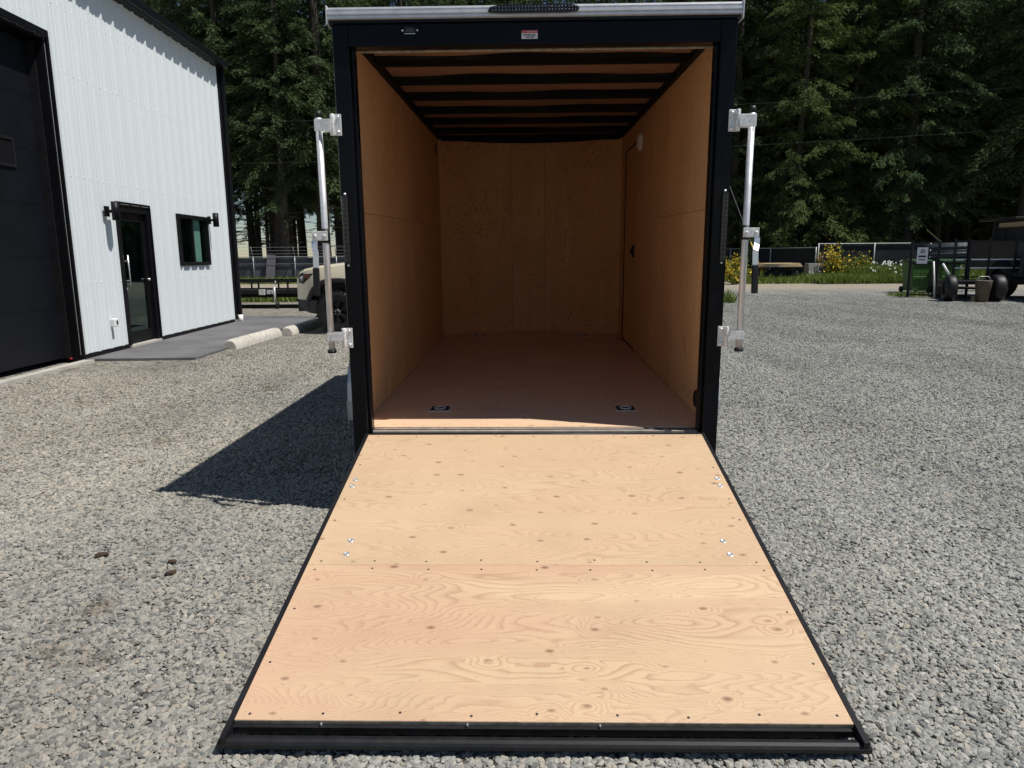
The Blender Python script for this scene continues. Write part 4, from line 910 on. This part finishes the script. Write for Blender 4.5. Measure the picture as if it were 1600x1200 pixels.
y0 = ys(0, .5)*1.012
low.add([(-.03, y0, .56), (-.03, -y0, .56), (-.03, -y0, .98*.62+.0), (-.03, y0, .6)], [(0, 1, 2, 3)])
low.box(-0.02, 0.38, -0.7, 0.7, 0.38, 0.575)
low.build('front_bumper', M_['clad'], P)
for sg, nm in ((1, 'near'), (-1, 'far')):
    for c in (WX, RX):
        fl = MB(); fl.smooth = True; n = 22
        def rim_(k, rr):
            d = -0.53*rr + 1.06*rr*k/n; d = max(-0.525*rr, min(0.525*rr, d)); return (c+d, 0.36+0.53*rr*max(0, (1-(abs(d)/(0.53*rr))**2.6))**0.55)
        for k in range(n):
            (xa, za), (xb2, zb) = rim_(k, 1.0), rim_(k+1, 1.0); (xc, zc), (xd, zd) = rim_(k, 1.14), rim_(k+1, 1.14)
            Y = lambda x, z, o: sg*(ys(max(0, x), z)-o)
            fl.add([(xa, Y(xa, za, .022), za), (xb2, Y(xb2, zb, .022), zb), (xd, Y(xd, zd, .010), zd), (xc, Y(xc, zc, .010), zc), (xa, Y(xa, za, -.16), za), (xb2, Y(xb2, zb, -.16), zb)], [(0, 1, 2, 3), (0, 4, 5, 1)])
        fl.build('wheel_arch', M_['clad'], P, fix=False)
    hl = MB(); out = [(0.03, 0.985), (0.04, 0.88), (0.14, 0.865), (0.25, 0.96), (0.34, 1.045), (0.10, 1.05)]
    n = len(out); cx = sum(p[0] for p in out)/n; cz = sum(p[1] for p in out)/n
    hl.smooth = True; vs = [(cx, sg*(ys(cx, cz)-.016), cz)] + [(x, sg*(ys(x, z)-.004), z) for x, z in out] + [(cx+(x-cx)*.7, sg*(ys(cx+(x-cx)*.7, cz+(z-cz)*.7)-.014), cz+(z-cz)*.7) for x, z in out]
    hl.add(vs, [(0, n+1+i, n+1+(i+1) % n) for i in range(n)] + [(1+i, 1+(i+1) % n, n+1+(i+1) % n, n+1+i) for i in range(n)])
    h_ = hl.build('headlight', M_['lens'], P)
    MB().lathe([(0.0, sg*(ys(.12, .96)-.022)), (0.035, sg*(ys(.12, .96)-.020)), (0.042, sg*(ys(.12, .96)-.012))], 16, 'Y', (0.115, 0, 0.955)).build('bulb_lens', M_['lampglass'], h_)
    ind = MB(); ind.add([(0.19, sg*(ys(.19, .96)-.017), .955), (0.27, sg*(ys(.27, 1.0)-.014), 1.005), (0.26, sg*(ys(.26, 1.02)-.014), 1.02), (0.18, sg*(ys(.18, 1.0)-.017), 1.01)], [(0, 1, 2, 3)]); ind.build('indicator', plain('amber red lens', (0.22, 0.035, 0.02), 0.2), h_)
for sg in (1, -1):
    for c in (WX, RX):
        yc = -sg*0.845
        w = MB().lathe([(0.20, -0.11), (0.29, -0.135), (0.345, -0.125), (0.368, -0.095), (0.372, 0), (0.368, 0.095), (0.345, 0.125), (0.29, 0.135), (0.20, 0.11)], 48, 'Y', (c, yc, WR))
        for k in range(36):
            a = 2*math.pi*k/36; M = Matrix.Translation((c, yc, WR)) @ Matrix.Rotation(a, 4, 'Y')
            w.box(-0.017, 0.017, -0.130, -0.045 if k % 2 else -0.07, 0.355, 0.386, M); w.box(-0.017, 0.017, 0.045 if k % 2 else 0.07, 0.130, 0.355, 0.386, M); w.box(-0.015, 0.015, -0.035, 0.035, 0.362, 0.384, M)
        wo = w.build('wheel', M_['rubber'], P)
        o_ = -sg*0.115
        rm = MB().lathe([(0.212, o_), (0.205, o_*0.9), (0.198, o_*0.2), (0.198, -o_)], 36, 'Y', (c, yc, WR)).lathe([(0.198, o_*.1), (0.0, o_*.1)], 36, 'Y', (c, yc, WR))
        for k in range(6):
            a = 2*math.pi*k/6; M = Matrix.Translation((c, yc+o_*0.72, WR)) @ Matrix.Rotation(a, 4, 'Y')
            rm.box(-0.026, 0.026, -0.018, 0.018, 0.04, 0.205, M); rm.box(-0.055, -0.030, -0.014, 0.014, 0.12, 0.203, M); rm.box(0.030, 0.055, -0.014, 0.014, 0.12, 0.203, M)
        rm.lathe([(0.055, o_*0.55), (0.052, o_*0.95), (0.0, o_*1.0)], 20, 'Y', (c, yc, WR)); rm.build('rim', M_['satin'], wo)
        nt = MB()
        for k in range(6):
            a = 2*math.pi*(k+.5)/6; nt.lathe([(0.010, o_*0.62), (0.009, o_*0.95), (0.0, o_*0.98)], 8, 'Y', (c+0.042*math.cos(a), yc, WR+0.042*math.sin(a)))
        nt.build('wheel_nuts', M_['stain'], wo)
cab = MB(); cabm = [(1.50, 1.27, .82), (1.95, 1.78, .66), (3.2, 1.80, .66), (3.45, 1.24, .84)]
vs = []
for x, z, y in cabm: vs += [(x, -y, z), (x, y, z)]
cab.add(vs, [(0, 1, 3, 2), (2, 3, 5, 4), (4, 5, 7, 6), (0, 2, 4, 6), (1, 7, 5, 3)]); cab.build('cab', M_['lens'], P)
MB().box(1.93, 3.24, -0.67, 0.67, 1.792, 1.825).build('cab_roof', M_['tan'], P, bevel=0.012)
for sg in (-1, 1):
    for (xa, za, ya), (xb2, zb, yb) in zip(cabm, cabm[1:]): MB().bar((xa, sg*(ya+.01), za), (xb2, sg*(yb+.01), zb), 0.06).build('cab_pillar', M_['tan'], P)
    MB().box(1.62, 1.80, min(sg*.96, sg*1.12), max(sg*.96, sg*1.12), 1.22, 1.36).build('door_mirror', M_['clad'], P, bevel=0.02)

# ---------------------------------------------------------------- machinery on the right
M_['green'] = plain('green plastic bin', (0.042, 0.125, 0.020), 0.5, var=0.15, scale=3)
M_['greend'] = plain('dark green bin lid', (0.02, 0.06, 0.02), 0.5, var=0.15)
def wheelie(x, y, label, w=0.56):
    Bn = empty('wheeled_bin', (x, y, 0), (0, 0, R(rnd.uniform(-6, 6)))); tag(Bn, label, 'bin', 'green wheeled bins behind the mesh gate')
    m = MB(); h = 1.0; a, b = w*.40, w*.5
    m.add([(-a, -a, .06), (a, -a, .06), (a, a, .06), (-a, a, .06), (-b, -b, h), (b, -b, h), (b, b, h), (-b, b, h)], [(0, 3, 2, 1), (0, 1, 5, 4), (1, 2, 6, 5), (2, 3, 7, 6), (3, 0, 4, 7), (4, 5, 6, 7)])
    m.box(-b*.9, b*.9, -b-.015, -b*.93, .52, .55); m.build('bin_body', M_['green'], Bn, bevel=0.015)
    MB().prism([(-b-.03, h+.005), (b+.03, h+.005), (b+.03, h+.05), (0, h+.12), (-b-.03, h+.06)], 'X', -b-.03, b+.03).build('lid', M_['greend'], Bn)
    for s_ in (-1, 1): MB().lathe([(0.0, -.03), (.10, -.03), (.10, .03), (0, .03)], 16, 'X', (s_*b*.8, a+.08, .10)).build('wheel', M_['rubber'], Bn)
wheelie(13.15, 20.9, 'green wheeled bin behind the white sign on the gate', 0.66)
wheelie(13.95, 20.6, 'green wheeled bin right of the one behind the sign', 0.62)
# mesh gate
Gt = empty('mesh_gate', (11.55, 18.3, 0), (0, 0, R(-38))); tag(Gt, 'black steel mesh gate standing in front of the green bins', 'gate')
for x in (0, 0.72, 1.5): MB().box(x-.035, x+.035, -.035, .035, 0.0, 1.68).build('gate_post', M_['satin'], Gt)
for z in (0.08, 1.0, 1.62): MB().box(.036, 1.464, -.02, .02, z-.02, z+.02).build('gate_rail', M_['satin'], Gt)
m = MB()
for k in range(13): m.box(.07+.11*k, .078+.11*k, -.026, -.021, .1, 1.6)
for k in range(13): m.box(.04, 1.46, -.031, -.0265, .16+.11*k, .166+.11*k)
m.build('steel_mesh', M_['satin'], Gt)['kind'] = 'stuff'
MB().bar((.75, -.06, 1.62), (.35, -.09, 2.0), .05, .03).build('gate_arm', plain('mossy green strap', (0.12, 0.15, 0.05), 0.7), Gt)
sg_ = MB().box(.16, .44, -.045, -.036, 1.0, 1.48).build('recycling_sign', M_['white'], Gt)
m = MB()
for k in range(3):
    a = math.pi/2 + k*2*math.pi/3; b = a+2*math.pi/3
    p = Vector((.30+.075*math.cos(a), -.049, 1.36+.075*math.sin(a))); q = Vector((.30+.075*math.cos(b), -.049, 1.36+.075*math.sin(b)))
    m.bar(p.lerp(q, .12), p.lerp(q, .80), .006, .026, up=(0, 0, 1) if k else (1, 0, 0))
m.build('recycling_arrows', M_['ink'], sg_)
MB().box(.20, .40, -.049, -.0455, 1.19, 1.24).box(.22, .38, -.049, -.0455, 1.10, 1.13).build('sign_print', M_['ink'], sg_)
# small generator / engine block before the bins
E_ = empty('engine_block', (12.5, 18.1, 0)); tag(E_, 'dark grey engine unit low on the ground in front of the bins', 'engine')
MB().box(-.22, .30, -.2, .2, .05, .36).build('crankcase', M_['clad'], E_, bevel=.02); MB().lathe([(0, -.08), (.15, -.08), (.15, .06), (0, .06)], 18, 'Y', (-.05, -.24, .3)).build('flywheel', M_['satin'], E_); MB().box(.05, .28, -.12, .12, .365, .52).build('cylinder_head', M_['zinc'], E_)
# tall railed trailer seen from its end
Q = empty('railed_trailer', (12.9, 17.4, 0), (0, 0, R(-14))); tag(Q, 'black high railed equipment trailer right of the mesh gate', 'trailer')
for z in (0.62, 0.88, 1.12, 1.64): MB().box(-0.55, 2.6, -0.02, 0.02, z-.018, z+.018).build('rail', M_['zinc'] if z in (.88, 1.12) else M_['satin'], Q)
for x in (-.53, -.2, .35, 1.0, 1.7, 2.4): MB().box(x-.028, x+.028, -.025, .025, .40, 1.72).build('upright', M_['satin'], Q)
MB().box(-.6, 2.7, .03, 1.7, .40, .50).build('deck', M_['satin'], Q)
def fat_wheel(x, y, r, w, parent, nm='wheel', rimm='satin', axis='Y'):
    o = MB().lathe([(r*.55, -w/2), (r*.85, -w/2), (r*.97, -w*.36), (r, -w*.2), (r, w*.2), (r*.97, w*.36), (r*.85, w/2), (r*.55, w/2)], 28, axis, (x, y, r)).build(nm, M_['rubber'], parent)
    MB().lathe([(r*.56, -w*.42), (r*.45, -w*.25), (r*.12, -w*.3), (0, -w*.32)], 20, axis, (x, y, r)).build('rim', M_[rimm], o); return o
fat_wheel(-.95, -1.25, .355, .26, Q, axis='X'); fat_wheel(.17, -1.35, .36, .30, Q, axis='X'); MB().tube([(-.95, -1.25, .36), (.17, -1.35, .36)], .04, 8).build('axle', M_['satin'], Q)
MB().box(-.78, .02, -1.3, .0, .46, .54).build('mudguard', M_['satin'], Q)
MB().tube([(-1.22, -1.0, .05), (-1.32, -.95, 1.08)], .022, 8).tube([(-1.0, -1.3, .72), (-1.16, -1.2, 1.02)], .03, 8).build('jack_pole', M_['white'], Q)
# stack of pipes behind
M_['pipe'] = plain('dull blue grey pipe', (0.045, 0.055, 0.07), 0.5, metal=0.2, var=0.3, scale=3)
Sx = empty('pipe_stack', (14.7, 21.0, 0), (0, 0, R(8))); tag(Sx, 'stack of long grey pipes on black racks behind the railed trailer', 'pipes')
for k in range(9): MB().tube([(-1.2, .12*(k % 3), 1.02+.115*(k//3)*2+.04*(k % 3)), (2.6, .12*(k % 3)+.1, 1.14+.115*(k//3)*2+.04*(k % 3))], .05, 10).build('pipe', M_['pipe'], Sx)
for x in (-.8, 1.4): MB().box(x-.05, x+.05, -.1, .5, 0, .95).build('rack', M_['satin'], Sx)
# utility cart with tan roof
K = empty('utility_cart', (14.25, 15.6, 0), (0, 0, R(-6))); tag(K, 'black utility cart with a tan roof at the right edge of the photo', 'utility cart')
for x in (-.62, .62):
    for y in (0, 1.9): fat_wheel(x, y, .33, .27, K, axis='X')
MB().box(-.60, .60, -.25, 2.3, .48, .60).build('chassis', M_['satin'], K); MB().box(-.66, .66, -.45, .75, .72, 1.0).build('cargo_box', M_['clad'], K, bevel=.02)
MB().box(-.60, .60, .95, 1.15, .7, 1.25).box(-.6, .6, .95, 1.5, .62, .75).build('seat', M_['clad'], K, bevel=.03)
for x in (-.56, .56): MB().tube([(x, .88, .6), (x, .92, 2.0), (x, 2.05, 2.0), (x, 2.3, .8)], .022, 8).build('roll_bar', M_['satin'], K)
for x0, x1 in ((-.72, -.16), (-.14, .72)): MB().box(x0, x1, .75, 2.2, 2.03, 2.14).build('roof_panel', plain('tan roof panel', (0.36, 0.25, 0.14), .6, var=.1), K, bevel=.015)
MB().box(-.6, .6, -.47, -.452, .78, .81).box(-.6, .6, -.47, -.452, .90, .93).box(-.02, .02, -.46, -.452, .811, .899).build('tailgate_bars', M_['zinc'], K)
MB().box(-.50, .50, -.36, -.255, .50, .53).build('bumper', M_['zinc'], K); MB().box(-.55, -.1, -.42, -.36, .615, .665).build('green_bar', M_['green'], K)
for x in (-.5, .5): MB().box(x-.05, x+.05, -.462, -.452, .84, .89).build('tail_lamp', M_['red'], K)
Bk = empty('brown_bucket', (12.27, 15.9, 0)); tag(Bk, 'brown bucket between the black wheels on the right', 'bucket')
MB().lathe([(0, .02), (.15, .02), (.20, .55), (.205, .58), (.19, .58), (.14, .05)], 20, 'Z').build('bucket_body', plain('brown plastic', (.10, .075, .05), .6, var=.2), Bk); 
MB().tube([(-.2, 0, .55), (-.12, 0, .68), (.12, 0, .68), (.2, 0, .55)], .008, 6).build('bucket_handle', M_['zinc'], Bk)
Lg = MB().box(-.5, .5, -.07, .07, 0, .14).build('timber_block', M_['ply'], None, bevel=.01, loc=(12.75, 16.4, 0), rot=(0, 0, R(12))); tag(Lg, 'pale timber block on the ground below the brown bucket', 'timber')
M_['blue'] = plain('dark blue machine cover', (0.008, 0.010, 0.016), .4, var=.3)
Mc = empty('tractor', (14.75, 17.7, 0)); tag(Mc, 'dark tractor with canopy post behind the utility cart', 'tractor')
MB().box(-.85, .6, -.5, 1.6, .80, 1.68).build('hood', M_['blue'], Mc, bevel=.05)
for x in (-.8, .8): fat_wheel(x, 0, .55, .34, Mc, axis='X')
MB().box(-.55, .55, 1.0, 1.1, 1.56, 2.25).build('canopy_post', M_['satin'], Mc); MB().box(-.7, .7, -.1, 1.6, 2.26, 2.33).build('canopy', M_['satin'], Mc, bevel=.02)
